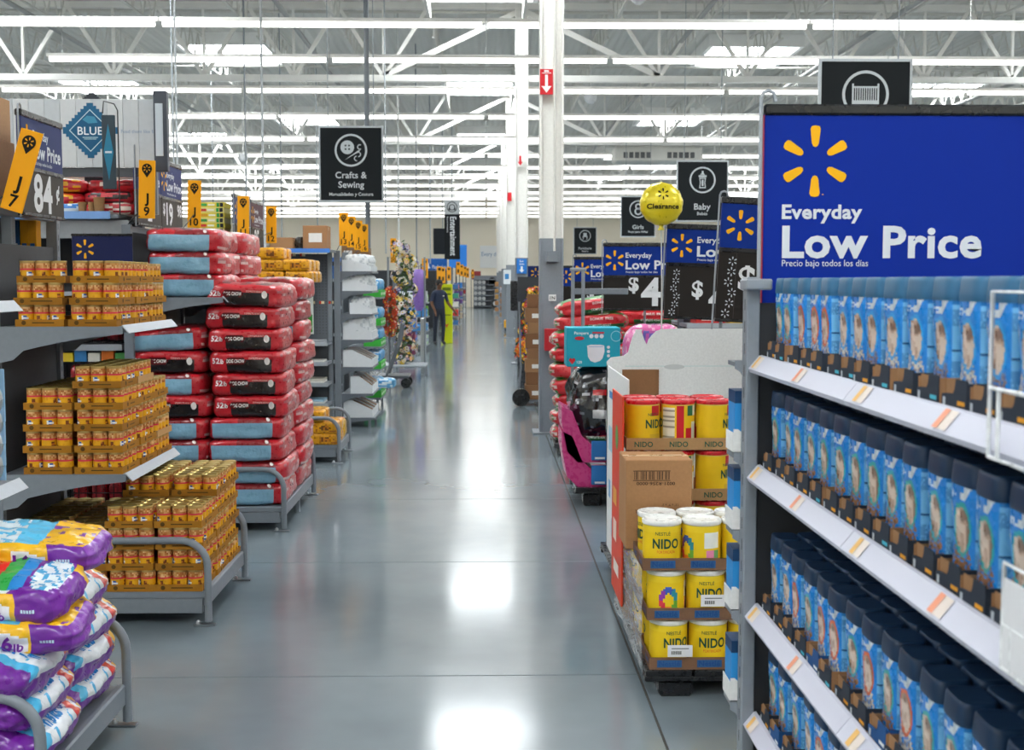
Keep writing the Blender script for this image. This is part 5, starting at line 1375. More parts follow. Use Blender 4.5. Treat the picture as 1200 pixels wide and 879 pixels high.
far_unit('grey and green stocked endcap left of the worker|the endcap left of the worker', -1.40, 29.5, 1.0, 1.7, 4, -1, ['#c8ccd0', '#7ac04a', '#aab0b6', '#3f86c8'])
far_unit('endcap with mixed bright goods right of the promotional stand|the endcap right of the promotional stand', -1.02, 37.5, 1.2, 1.8, 5, -1, ['#3f8a9a', '#d8a02a', '#e8e0c8', '#c86a3a'])
far_unit('endcap with green and red goods further down the left side|the green and red endcap', -0.95, 43, 1.2, 1.9, 5, -1, ['#4aa08a', '#d8403a', '#e8e4da', '#3f6fa0'])
far_unit('distant left endcap with many coloured goods|the distant many coloured endcap', -0.95, 50, 1.3, 1.9, 5, -1, PALL)
far_unit('far dark endcap before the back wall|the far dark endcap', -0.95, 58, 1.3, 1.9, 5, -1, ['#c8c8c4', '#8a8f95', '#b03a3a'], True)
for k, (x, y, Y) in enumerate(((515, 331, 33), (519, 331, 35), (526, 328, 40), (537, 321, 44), (541, 323, 48), (545, 324, 52), (548, 325, 56), (554, 325, 66), (498, 325, 28))):
    p = at(x, y, Y); f = MB(); f.cbox(p.x-.07, Y, p.z-.02, p.x+.07, Y+.01, p.z+.42, .003, '#f2a51e'); disc(f, 0, 0, .04, '#231d14', lambda u, v, p=p, Y=Y: (p.x+u, Y-.002, p.z+.35+v), 10); rect(f, p.x-.03, p.z+.04, p.x+.03, p.z+.16, '#3a2c14', flat(Y-.002))
    f.box(p.x-.1, Y+.01, 0, p.x-.07, Y+.03, p.z+.3, '#4b4d50')
    tag(f.build('far_flag', 'satin'), 'tiny distant yellow aisle flag, %s from the left' % ORD[[1, 2, 3, 4, 5, 6, 7, 8, 0][k]], 'sign', 'distant aisle flags')
# electronics wall on the left
f = MB(); a, b = at(498, 320, 45), at(524, 303, 45); t = thing('game_banner', 'blue banner reading PlayStation', 'sign', ((a.x+b.x)/2, 45, a.z))
f.cbox(a.x-.05, 45, a.z, b.x, 45.05, b.z, .01, '#1a5fb0'); f.build('panel', 'satin', t)
f = MB(); pl = flat(44.995); put_text(f, 'PlayStation', a.x+.26, a.z+.16, .13, '#e8f0f6', pl, .01, width=.5); poly_on(f, [(a.x+.06, a.z+.14), (a.x+.2, a.z+.18), (a.x+.15, a.z+.25), (a.x+.13, a.z+.38), (a.x+.1, a.z+.38), (a.x+.1, a.z+.22)], '#e8f0f6', pl); f.build('lettering', 'satin', t)
f = MB(); f.box(a.x, 45.05, 0, a.x+.06, 45.1, a.z+.3, GRD); f.box(b.x-.1, 45.05, 0, b.x-.04, 45.1, a.z+.3, GRD); f.build('support', 'steel', t)
f = MB(); a, b = at(526, 314, 60), at(547, 287, 60); f.cbox(a.x, 60, a.z, b.x, 60.08, b.z, .01, '#2a7ad0'); f.box(a.x+.1, 60.02, 0, a.x+.2, 60.06, a.z, GRD); tag(f.build('blue_board', 'satin'), 'plain bright blue board behind the Entertainment sign', 'sign')
t = thing('screen_wall', 'dark display wall of screens left of the worker', 'display', (-3.2, 44.2, 0)); f = MB(); f.cbox(-6.5, 44.4, 0, -1.4, 44.7, 2.05, .02, '#2c3036'); f.build('wall_unit', 'matte', t)
for k in range(4): f = MB(); f.cbox(-6.2+1.2*k, 44.34, 1.0, -5.1+1.2*k, 44.39, 1.7, .01, '#14161a'); f.build('screen', 'plastic', t)
# back wall goods
t = thing('end_rack', 'far rack of wheel trims at the end of the aisle', 'rack', (-.4, 76, 0))
a, b = at(555, 358, 76), at(570, 324, 76)
f = MB(); f.box(a.x, 76.1, 0, b.x+.75, 76.2, b.z+.05, '#6a6f76'); f.build('back_panel', 'matte', t)
for k in range(6): f = MB(); z = .1+(b.z-.3)*k/5; f.box(a.x, 75.6, z, b.x+.75, 76.1, z+.04, GR); f.build('shelf', 'steel', t)
for k in range(5):
    for j in range(3):
        x = a.x+.13+.25*j; z = .14+(b.z-.3)*k/5
        f = MB(); f.tube([(x, 75.75, z+.13), (x, 75.85, z+.13)], .11, 12, '#b4b8bb'); tag(f.build('wheel_trim', 'metal'), 'round silver wheel trim, %s shelf up, %s from left, at the far end' % (ORD[k], ORD[j]), 'wheel trim', 'wheel trims')
for k, (x, r) in enumerate(((b.x+.35, .3), (b.x+.1, .25))):
    f = MB(); n = 16; f.tube([(x+.2, 75.4, r+.0), (x+.2, 75.55, r)], r, n, '#1b1c1e'); f.tube([(x+.2, 75.38, r), (x+.2, 75.4, r)], r*.5, n, '#b8bcc0'); tag(f.build('tire', 'plastic'), '%s black tire at the far end of the aisle' % ['larger', 'smaller'][k], 'tire', 'tires')
    break
for k in range(3):
    f = MB(); f.tube([(b.x+.35, 75.65, b.z-.42+.16*k), (b.x+.35, 76.05, b.z-.42+.16*k)], .22, 14, '#1f2022'); tag(f.build('tire', 'plastic'), 'black tire stacked on the far rack, %s up' % ORD[k], 'tire', 'stacked tires')
    if k == 1: break
a, b = at(562.5, 314, 78.9), at(588, 288, 78.9); t = thing('wall_banner', 'large white banner on the back wall reading Every day', 'sign', ((a.x+b.x)/2, 78.9, a.z))
f = MB(); f.cbox(a.x, 78.9, a.z, b.x+.8, 78.97, b.z, .01, '#eceeee'); f.build('panel', 'satin', t)
f = MB(); put_text(f, 'Every day', a.x+.1, a.z+.75, .26, '#6f8fb4', flat(78.89), 0, width=1.2); f.build('lettering', 'satin', t)
a = at(553, 322, 77); f = MB(); f.cbox(a.x, 77, a.z-.3, a.x+.55, 77.3, a.z+.22, .01, '#8a2f2f'); f.box(a.x+.1, 77.05, 0, a.x+.2, 77.1, a.z-.3, GRD); tag(f.build('red_box', 'satin'), 'dark red boxed goods above the far rack', 'box')
# ================================================================ right side: cereal shelves in the foreground
SX, SYF, SYN = 0.715, 3.33, 1.15        # front plane of the lips, far end, near end
LV = [1.473, 1.175, 0.79, 0.485, 0.16]
t = thing('cereal_shelving', 'grey shelving stocked with blue cereal canisters at right', 'shelving', (0.98, 2.3, 0))
f = MB(); f.cbox(SX-.012, SYF, 0, SX+.024, SYF+.055, 1.69, .003, '#868d95'); o = f.build('post', 'steel', t)
f = MB()
for k in range(26): f.box(SX-.0128, SYF+.022, .1+.06*k, SX-.0121, SYF+.028, .13+.06*k, '#33363a')
f.build('slot_row', 'steel', o)
f = MB(); f.box(SX+.024, SYF+.01, .05, 1.36, SYF+.03, 1.62, '#2d2f33'); f.build('end_panel', 'matte', t)
f = MB(); f.box(1.34, SYN, .05, 1.36, SYF+.01, 1.62, '#34373b'); f.build('back_panel', 'matte', t)
f = MB(); f.cbox(SX+.03, SYN, 0, 1.34, SYF, .12, .005, GRD); f.build('base', 'steel', t)
f = MB(); f.cbox(SX-.02, SYF-.03, 1.655, SX+.05, SYF+.06, 1.685, .004, '#8b929a'); f.build('post_cap', 'steel', t)
brk = 2.44
for k, z in enumerate(LV):
    for (y0, y1) in ((brk+.003, SYF-.01), (SYN, brk-.003)):
        f = MB(); f.box(SX+.02, y0, z-.03, 1.34, y1, z-.002, '#8d9298'); s = f.build('shelf', 'steel', t)
        f = MB(); pr = [(SX+.03, z+.006), (SX+.022, z+.004), (SX-.006, z-.03), (SX-.002, z-.04), (SX+.02, z-.034), (SX+.03, z-.03)]
        f.prism(pr, 'y', y0-.002, y1+.012 if y1 > 3 else y1, '#c9cad8'); s2 = f.build('price_channel', 'clean', s)
    for i, yy in enumerate((SYF-.03, 2.86, brk-.06, 1.95)):
        f = MB(); q0 = Vector((SX+.0215, yy, z+.0045)); q1 = Vector((SX-.0065, yy, z-.0295)); n_ = Vector((-.77, 0, .63))*.0012
        w = Vector((0, -.055, 0)); a_, b_ = q0*.95+q1*.05+n_, q0*.1+q1*.9+n_
        f.add([a_, a_+w, b_+w, b_], [(0, 1, 2, 3)], '#e2d6cc'); f.add([a_+n_, a_+w*.4+n_, b_+w*.4+n_, b_+n_], [(0, 1, 2, 3)], '#e89a7a' if i % 2 else '#e8b86a'); f.build('price_tag', 'satin', t)

# cereal canisters
CW, CD, CHB, CHL = 0.050, 0.034, 0.172, 0.040      # half width, half depth, body height, lid height
def ring_pt(a, wx, wy, e=4.2):
    ca, sa = math.cos(a), math.sin(a)
    return (math.copysign(abs(ca)**(2/e), ca)*wx, math.copysign(abs(sa)**(2/e), sa)*wy)
def can_art(ring, flake, seed):
    rr = random.Random(seed)
    def fn(side, u, v):
        """side 'f' front (u across -1..1), 'n' near narrow side, 'o' other"""
        if side == 'n':
            if v > .96: return '#1d74bd'
            if abs(u) > .8: return '#2f8fd8'
            ln = (v*46) % 1
            return '#4f92c8' if (ln < .3 and rr.random() < .8) else ('#1f4f80' if abs(v-.52) < .01 else '#74bcea')
        if side == 'f':
            e = ((u-.10)/.66)**2 + ((v-.585)/.265)**2
            if e < 1:
                if e > .66: return ring
                w = math.sin(9*math.hypot((u-.1)*.7, (v-.56)*1.6) + 2.2*math.atan2(v-.56, u-.1) + 3*noise.noise(Vector((u*2, v*3, seed))))
                return '#dcc8b8' if w > .3 else ('#bb9d88' if w > -.35 else '#84695b')
            if v < .40 and noise.noise(Vector((u*7, v*28, seed+3))) > -.12 and abs(u-.05) < .85-1.2*max(0, v-.2): return flake if rr.random() < .6 else ('#7a563c' if flake != '#d8d2c6' else '#8d8794')
            if .60 < v < .86 and (u+.80)**2/.03 + (v-.74)**2/.008 < 1: return '#d9d4c8'
            if .86 < v < .93 and -.7 < u < -.1 and rr.random() < .4: return '#dfeaf4'
            if .12 < u < .9 and .86 < v < .99 and abs(u-.2-(v-.86)*2.6) < .2: return '#ccd6dd'
            return '#1d7fd2' if rr.random() < .75 else '#2389dc'
        return '#1b76c6'
    return fn
NS = 88
angs = []
def canister_mesh(ring, flake, seed):
    fn = can_art(ring, flake, seed); f = MB(); nv = 44
    # ring samples: front faces local -x, near side local -y
    pts = []
    for k in range(NS):
        pts.append(PI + 2*PI*k/NS)
    vs = []; fs = []; cs = []
    def width(v):
        return 0.93 + .07*math.cos((v-.95)*PI*1.15) - .045*math.sin(v*PI) if False else (1.0 - .10*math.sin(min(1, v/.8)*PI)**1.0*(1 if v < .8 else 0) )
    for i in range(nv+1):
        v = i/nv; s = width(v)
        if v < .03: s *= .95 + .05*v/.03
        for a in pts:
            x, y = ring_pt(a, CD*s, CW*s); vs.append((x, y, v*CHB))
    for i in range(nv):
        v = (i+.5)/nv
        for k in range(NS):
            a = pts[k] + PI/NS; x, y = ring_pt(a, CD, CW)
            if x < -CD*.80: c = fn('f', y/CW*-1.0, v)
            elif y < -CW*.80: c = fn('n', x/CD, v)
            else: c = fn('o', 0, v)
            fs.append((i*NS+k, i*NS+(k+1) % NS, (i+1)*NS+(k+1) % NS, (i+1)*NS+k)); cs.append(c)
    f.add(vs, fs, cs, True); f.add(vs[:NS], [tuple(range(NS))[::-1]], '#1b76c6'); f.add(vs[nv*NS:], [tuple(range(NS))], '#1b76c6')
    return mesh_from(f, 'cereal_canister', 'plastic')
can_v = [canister_mesh('#2aa8a8', '#9a6a44', 1), canister_mesh('#2aa8b8', '#a87850', 2), canister_mesh('#2f9fe0', '#d8d2c6', 3), canister_mesh('#d8622a', '#d8d2c6', 4), canister_mesh('#2f9fe0', '#8d8794', 5)]
f = MB(); n = 32; prof = [(1.02, 0), (1.035, .003), (1.03, .012), (.985, .032), (.955, .0375), (.90, .0398), (.84, .0395), (.5, .0395), (.2, .0395)]
vs = [(*ring_pt(2*PI*k/n, CD*s, CW*s), z) for s, z in prof for k in range(n)]
f.add(vs, [(i*n+k, i*n+(k+1) % n, (i+1)*n+(k+1) % n, (i+1)*n+k) for i in range(len(prof)-1) for k in range(n)], '#1a3350', True); f.add(vs[-n:], [tuple(range(n))], '#1a3350', True)
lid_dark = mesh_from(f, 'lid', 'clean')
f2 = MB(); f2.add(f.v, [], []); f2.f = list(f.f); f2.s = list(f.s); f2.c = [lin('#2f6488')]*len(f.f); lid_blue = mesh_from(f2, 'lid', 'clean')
f = MB(); disc(f, 0, 0, .006, '#0d1724', lambda u, v: (-CD*.99+.0*u, u, .02+v), 10); 
# trays: navy front with a scooped cut, brown inside
def ctray(col, acc):
    f = MB(); w = .052; xf = -.046; xd = .205; h = .05; nv, br = col, '#9a7350'
    pr = [(-w, 0), (w, 0), (w, .022), (w-.012, .024), (.004, .026), (-.002, .034), (-.006, h), (-w, h)]   # seen from -x: y runs from near (-) to far (+)
    f.prism(pr, 'x', xf, xf+.0025, nv)
    f.box(xf+.006, .0, .003, xf+.0075, w-.003, .046, br)
    f.box(xf, -w, 0, xd, w, .0025, br)
    f.box(xf+.0025, w-.0025, .0025, xd, w, .042, br); f.box(xf+.0025, -w, .0025, xd, -w+.0025, .046, nv if acc != '#49b0c8' else br)
    pl = lambda u, v: (xf-.0008, -u, v)
    rect(f, .016, .009, .046, .016, acc, pl); rect(f, -.044, .004, -.034, .018, '#b9c0c6', pl)
    return mesh_from(f, 'cereal_tray', 'card')
trays_m = [ctray('#2b333f', '#e09a2a'), ctray('#2b333f', '#49b0c8'), ctray('#1f4f86', '#e8ecf0')]
shelf_names = ['top', 'second', 'third', 'fourth']
rr = random.Random(21)
for s in range(4):
    z = LV[s]; rows = 3 if s else 2
    y = 3.235; i = 0
    while y > (1.30 if s < 3 else 2.0):
        pitch = .1125 + rr.uniform(-.002, .006)
        dx = rr.uniform(-.004, .006)
        if s == 2 and i == 0: dx = .0
        tl = trays_m[rr.choice((0, 0, 1, 1, 2) if s > 1 else (0, 0, 0, 1))]
        tx = .792 + dx
        o = obj_from(tl, 'cereal_tray', None, (tx, y, z), (0, 0, rr.uniform(-.01, .01)))
        tag(o, 'card tray on the %s cereal shelf, %s from the grey post' % (shelf_names[s], ORD[i]), 'tray', 'cereal trays')
        for r_ in range(rows):
            if s == 0: va = rr.choice((2, 4, 4, 2, 3) if i > 3 else (1, 2, 3))
            elif s == 1: va = rr.choice((0, 1))
            else: va = rr.choice((0, 1, 3, 3, 2))
            jy = rr.uniform(-.0015, .0015)
            o = obj_from(can_v[va], 'cereal_canister', None, (tx + .004 + .071*r_, y+jy, z+.003), (0, 0, rr.uniform(-.05, .05)))
            tag(o, 'blue cereal canister, %s shelf, %s from the grey post, %s row' % (shelf_names[s], ORD[i], ['front', 'middle', 'back'][r_]), 'canister', 'cereal canisters')
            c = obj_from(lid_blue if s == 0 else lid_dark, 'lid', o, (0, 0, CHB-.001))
        y -= pitch; i += 1
# white wire sign holders at the right edge
for k, (y, z0, z1) in enumerate(((1.70, 1.435, 1.665), (1.635, 1.155, 1.30))):
    x = .70; t = thing('wire_holder', ['white wire sign holder clipped to the top cereal shelf', 'white wire sign holder clipped to the second cereal shelf'][k], 'wire holder', (x, y, z0))
    f = MB(); zm = z0+(z1-z0)*.42
    def ln(*p): f.tube(p, .0032, 6, '#eef0f2')
    ln((x, y, z0), (x, y, z1), (x, y-.16, z1), (x, y-.16, z0), (x, y, z0)); ln((x, y, zm), (x, y-.16, zm)); ln((x, y-.03, z0), (x, y-.03, zm)); ln((x, y-.08, z0), (x+.022, y-.08, z0-.01))
    f.build('wires', 'plastic', t)
    if k:
        f = MB(); f.box(x-.002, y-.155, z0+.004, x+.002, y-.005, z1-.02, '#e9e9ec'); f.box(x-.0028, y-.14, z0+.02, x-.002, y-.10, z0+.05, '#d84a30'); f.build('paper_card', 'sign', t)

# shallow wing of shelves on the far side of the post
t = thing('wing_shelves', 'narrow grey wing of shallow shelves left of the cereal post', 'shelving', (.71, 3.45, 0))
WX0, WX1 = .687, .732
f = MB(); f.box(WX1-.004, SYF+.056, .05, WX1, 3.5, 1.55, '#6f757c'); f.build('back_panel', 'steel', t)
wz = [at(862, y, 3.42).z for y in (424, 531, 621, 714, 820)]
for k, z in enumerate(wz):
    f = MB(); f.box(WX0, SYF+.056, z-.012, WX1-.004, 3.5, z, GR); s = f.build('shelf', 'steel', t)
    f = MB(); f.prism([(WX0-.004, z+.006), (WX1-.004, z+.006), (WX1-.004, z-.07), (WX1-.02, z-.05), (WX1-.034, z-.026), (WX0-.004, z-.016)], 'y', SYF+.052, SYF+.0555, '#868d95'); f.build('bracket', 'steel', s)
    if k == 0: continue
    for j in range(1):
        y0 = SYF+.065+.105*j
        t2 = thing('white_tray', 'white tray on the narrow wing, %s shelf from the top' % ORD[k], 'tray', (.68, y0, z), 0, 'white wing trays')
        f = MB(); f.box(WX0-.004, y0, z+.0065, WX0-.002, y0+.1, z+.06, '#e8e8e6'); f.prism([(WX0-.002, z+.0065), (WX1-.006, z+.0065), (WX1-.006, z+.045), (WX0+.01, z+.07), (WX0-.002, z+.07)], 'y', y0, y0+.002, '#e8e8e6'); f.build('card_walls', 'card', t2)
        f = MB(); x0, x1 = WX0+.002, WX1-.008; hh = .172
        f.cbox(x0, y0+.006, z+.007, x1, y0+.096, z+hh, .003, '#dfe8ee'); f.box(x0-.0006, y0+.005, z+.05, x0+.018, y0+.0965, z+hh-.004, '#2f8fd4'); f.box(x0-.001, y0+.0045, z+hh-.03, x1+.0005, y0+.097, z+hh+.004, '#1c3f66')
        tag(f.build('cereal_carton', 'satin'), 'slim blue and white cereal pack on the narrow wing, %s shelf from the top' % ORD[k], 'pack', 'slim cereal packs')

# big blue sign
YS = 3.43; a, b = at(893, 330, YS), at(893, 122, YS)
x0, x1, z0, z1 = a.x, a.x+1.0, 1.56, b.z
t = thing('blue_sign', 'large dark blue sign reading Everyday Low Price over the cereal shelves', 'sign', ((x0+x1)/2, YS, z0))
f = MB(); f.cbox(x0, YS, z0, x1, YS+.02, z1-.025, .003, '#062a92'); f.build('panel', 'sign', t)
f = MB(); f.cbox(x0-.003, YS-.008, z1-.03, x1, YS+.028, z1, .006, '#1b1d20'); f.build('top_rail', 'plastic', t)
f = MB(); f.box(x0-.0025, YS-.002, z0, x0-.0002, YS+.022, z1-.03, '#b03040'); f.build('red_edge', 'satin', t)
pl = flat(YS-.0016)
def S_(x, y): p = at(x, y, YS); return p.x, p.z
f = MB(); c = S_(955, 189); spark(f, c[0], c[1], .098, '#f4b41c', pl); f.build('spark_logo', 'sign', t); f = MB(); disc(f, *S_(964, 228), .002, '#f4b41c', pl, 8); f.build('trademark_dot', 'sign', t)
f = MB()
def fit(tx, xa, xb, yb, yt, bold):
    u0, v0 = S_(xa, yb); u1, _ = S_(xb, yb); _, v1 = S_(xa, yt); put_text(f, tx, u0, v0, v1-v0, '#d9dee6', pl, bold, width=u1-u0)
fit('Everyday', 916, 1010, 256, 239, .03); fit('Low Price', 916, 1150, 301, 263, .03); fit('Precio bajo todos los d\u00edas', 916, 1017, 312, 304.5, .004)
f.build('lettering', 'sign', t)
pole_hook(t, x0-.012, YS-.01, 1.62, z1+.035, .0055, '#9aa0a7')

# ================================================================ pallets on the right
def pallet(label, x0, y0, x1, y1, z=.13):
    t = thing('pallet', label, 'pallet', ((x0+x1)/2, (y0+y1)/2, 0), 0, 'black pallets')
    c = '#1c1d20'; n = 5
    for k in range(n):
        a = x0+(x1-x0)*k/n; f = MB(); f.cbox(a+.005, y0, z-.025, a+(x1-x0)/n-.005, y1, z, .004, c); f.build('deck_board', 'plastic', t)
    f = MB(); f.cbox(x0, y0, z-.045, x1, y0+.1, z-.025, .004, c); f.cbox(x0, y1-.1, z-.045, x1, y1, z-.025, .004, c); f.build('cross_rail', 'plastic', t)
    for x in (x0+.06, (x0+x1)/2-.07, x1-.2):
        for y in (y0+.02, y1-.17):
            f = MB(); f.cbox(x, y, 0, x+.14, y+.15, z-.045, .012, c); f.build('foot_block', 'plastic', t)
    return t
NX0, NY0 = .635, 4.86
pallet('black pallet under the white lidded milk powder cans', NX0, NY0, NX0+.98, 6.05, .115)
NR, NH = .0785, .176
def nido_col(seed, red):
    def fn(u, z):
        v = z/NH
        if v < .03 or v > .97: return '#d8c060'
        e = u*6.2832
        def near(c, w): d = u-c; d -= round(d); return abs(d) < w, d
        inn, d = near(.25, .10)
        if red:
            if near(.25, .08)[0] and .1 < v < .42: return '#c89a5a' if (v < .2) else ('#e8c020' if v > .3 else '#d8b030')
            if near(.25, .055)[0] and v > .74: return '#c8202a'
            if near(.43, .075)[0] and .06 < v < .9: return '#ded8c4' if int(v*26) % 3 else '#9a9484'
            if near(.55, .035)[0]: return '#c8202a'
            if near(.72, .09)[0] and v > .75: return '#e6e2d0' if near(.74, .05)[0] else '#2a6a48'
            if near(.72, .05)[0] and v < .6: return '#dde0d8'
            if near(.72, .12)[0] and v < .45: return '#c8202a'
            return '#e8be1a'
        if inn and v < .2: return '#f0ead8' if abs(d) < .05 else ('#1f5a48' if d > .05 else '#e8c030')
        if near(.62, .10)[0]:
            d = near(.62, .1)[1]; q = (d/.085)**2 + ((v-.42)/.3)**2
            if .25 < q < 1:
                return ['#d83a4a', '#e8862a', '#6aa83a', '#2a8a9a', '#3a5ab0', '#8a3a9a'][int((math.atan2((v-.42)/.3, d/.085)/PI+1)*2.99)]
        if near(.86, .06)[0] and .08 < v < .4: return '#e88ab0' if near(.84, .03)[0] else '#6aa86a'
        if near(.86, .07)[0] and .45 < v < .8: return '#eef0ea'
        return '#ecc71c' if v < .8 else '#f0cf2a'
    return fn
nido_m = {}
for red in (0, 1):
    f = MB(); hh = NH + (.03 if red else 0)
    f.lathe([(NR, 0)] + [(NR*.985, hh*k/22) for k in range(1, 22)] + [(NR, hh)], 56, '#ecc71c', colfn=lambda u, z, red=red, hh=hh: nido_col(1, red)(u, z*NH/hh))
    nido_m[red] = mesh_from(f, 'milk_powder_can', 'satin')
    f = MB(); f.lathe([(NR*1.0, hh-.004), (NR*1.03, hh), (NR*1.03, hh+.012), (NR*.99, hh+.016), (NR*.9, hh+.016), (NR*.88, hh+.012), (NR*.3, hh+.012)], 36, '#c81f2c' if red else '#e9e9e4'); nido_m[('lid', red)] = mesh_from(f, 'lid', 'plastic')
    f = MB()
    cyl = lambda u, v, o=.0012: ((NR*.985+o)*math.cos(PI/2-u/NR), (NR*.985+o)*math.sin(PI/2-u/NR), v)
    cyl = lambda u, v: ((NR+.0008)*math.sin(-u/NR), (NR+.0008)*math.cos(u/NR), v)
    put_text(f, 'NIDO', 0, .082 if not red else .095, .04, '#1d4a3a', cyl, .03, width=.112, align='C')
    put_text(f, 'NESTL\u00c9', -.045, .135 if not red else .15, .013, '#1d4a3a', cyl, .01)
    if not red: put_text(f, 'FORTIFICADA', 0, .062, .011, '#d8402a', cyl, .0, width=.075, align='C')
    nido_m[('txt', red)] = mesh_from(f, 'lettering', 'satin')
def put_nido(red, loc, rot, label):
    o = obj_from(nido_m[red], 'milk_powder_can', None, loc, (0, 0, rot)); tag(o, label, 'can', 'milk powder cans')
    obj_from(nido_m[('lid', red)], 'lid', o); obj_from(nido_m[('txt', red)], 'lettering', o)
def ntray(label, x0, y0, z, nx, ny, col, txt, tcol, lip=.05, box=None):
    p = NR*2.06; w, d = nx*p+.012, ny*p+.012
    t = thing('display_tray', label, 'tray', (x0+w/2, y0+d/2, z), 0, 'milk powder trays')
    f = MB(); q = .004
    f.box(x0, y0, z+.0005, x0+w, y0+d, z+.005, col)
    for a in ((x0, y0, x0+w, y0+q), (x0, y0+d-q, x0+w, y0+d), (x0, y0+q, x0+q, y0+d-q), (x0+w-q, y0+q, x0+w, y0+d-q)): f.box(a[0], a[1], z+.005, a[2], a[3], z+lip, col)
    f.build('card_walls', 'card', t)
    f = MB()
    for k in range(nx):
        if box: f.box(x0+.03+p*k, y0-.0012, z+.010, x0+.03+p*k+.1, y0-.0002, z+lip-.01, box)
        put_text(f, txt, x0+.08+p*k, z+.015, lip*.45, tcol, flat(y0-.0018), .02, width=.085, align='C')
    for k in range(ny): put_text(f, txt, 0, z+.015, lip*.45, tcol, lambda u, v, k=k: (x0-.0008, y0+.08+p*k-u, v), .02, width=.085, align='C')
    f.build('lettering', 'satin', t)
    return p
pit = .203
DIR_F = PI     # lettering on local +y turned to face the photographer
def facing(a): return a
for k in range(3):
    z = .1155 + pit*k; dx = (.0, -.012, -.03)[k] + .02
    for j, yb in enumerate((NY0+.01, NY0+.36, NY0+.71)):
        if k == 2 and j > 0: continue
        p = ntray('brown tray of milk powder cans, %s layer up, %s one back on the front pallet' % (ORD[k], ORD[j]), NX0+dx, yb, z, 3, 2, '#7a5a44', 'Nestl\u00e9', '#1c4a86', .05, '#2f5a8a')
        for a in range(3):
            for b in range(2):
                if j and a and k < 2: continue
                if not (b == 0 or a == 0 or k == 2): continue
                rot = PI + R.choice((0, .1, -.15, .35)) if (a + k) % 2 == 0 or a == 1 else PI + R.choice((2.3, -2.2, 2.0))
                if k == 2 and a == 1: rot = PI+2.9
                if k == 1 and a == 0: rot = PI-2.3
                if a == 0 and b: rot = PI/2 + R.uniform(-.6, .6)
                put_nido(0, (NX0+dx+.006+p*(a+.5), yb+.006+p*(b+.5), z+.0055), rot, 'white lidded milk powder can, %s layer up, %s across, %s row back' % (ORD[k], ORD[a], ORD[b+2*j]))
for k, (x, y, zz) in enumerate(((836, 704, 1), (797, 763, 0))):
    p = at(x, y, NY0-.004); t = thing('price_label', 'white paper price label on the %s layer of milk powder cans' % ['middle', 'bottom'][k], 'label', tuple(p)); f = MB(); f.box(p.x-.05, p.y-.001, p.z-.024, p.x+.05, p.y+.001, p.z+.024, '#e6e6e8'); f.build('paper', 'matte', t)
    f = MB(); pl = flat(p.y-.0018); [rect(f, p.x-.035+.006*i, p.z-.014, p.x-.035+.006*i+.0035, p.z+.0, '#333333', pl) for i in range(7)]; rect(f, p.x-.035, p.z+.008, p.x+.035, p.z+.012, '#777777', pl); f.build('barcode', 'satin', t)
# stretch film on the aisle side of the front pallet
f = MB(); rr = random.Random(4); n, m = 16, 12; vs = []
for i in range(n+1):
    for j in range(m+1):
        y = NY0+.005+1.05*i/n; z = .11+.42*j/m; vs.append((NX0-.012+.012*noise.noise(Vector((y*9, z*14, 2))), y, z))
f.add(vs, [(i*(m+1)+j, i*(m+1)+j+1, (i+1)*(m+1)+j+1, (i+1)*(m+1)+j) for i in range(n) for j in range(m)], '#dddddd', True)
tag(f.build('stretch_film', 'clear'), 'crumpled clear stretch film on the aisle side of the milk powder pallet', 'plastic film')
# upside-down brown carton
bx0, bx1, by0, by1, bz0, bz1 = .597, .882, 5.24, 5.52, .527, .915
t = thing('cake_pan_carton', 'brown cake pan carton standing upside down between the milk powder stacks', 'carton', ((bx0+bx1)/2, (by0+by1)/2, bz0))
f = MB(); f.cbox(bx0, by0, bz0, bx1, by1, bz1, .004, '#a87d56'); f.build('box', 'card', t)
f = MB(); ym = (bx0+bx1)/2; f.box(bx0+.0, by0+.11, bz1, bx1, by0+.16, bz1+.0008, '#c0a078'); f.build('tape', 'plastic', t)
f = MB(); fl_ = lambda u, v: ((bx0+bx1)-u, by0-.0015, v)    # turned upside down
tc = '#3a2a1c'
rot = lambda u, v: (bx1-.02-u, by0-.0015, bz1-.0-v)
put_text(f, '0021-R256-0000', .075, .095+.0, .014, tc, lambda u, v: (bx1-u, by0-.0015, bz1-v), .01, width=.165)
put_text(f, '13" x 9" x 2"', .06, .19, .01, tc, lambda u, v: (bx1-u, by0-.0015, bz1-v), 0)
put_text(f, 'CAKE PAN W/COVER', .045, .215, .016, tc, lambda u, v: (bx1-u, by0-.0015, bz1-v), .01, width=.2)
for i in range(22):
    if i % 5 != 3: rect(f, bx0+.035+.007*i, bz1-.085, bx0+.035+.007*i+(.004 if i % 2 else .0025), bz1-.05, tc, flat(by0-.0015))
rect(f, bx0+.03, bz1-.09, bx0+.19, bz1-.087, tc, flat(by0-.0015)); rect(f, bx0+.03, bz1-.049, bx0+.19, bz1-.046, tc, flat(by0-.0015))
f.build('print', 'satin', t)
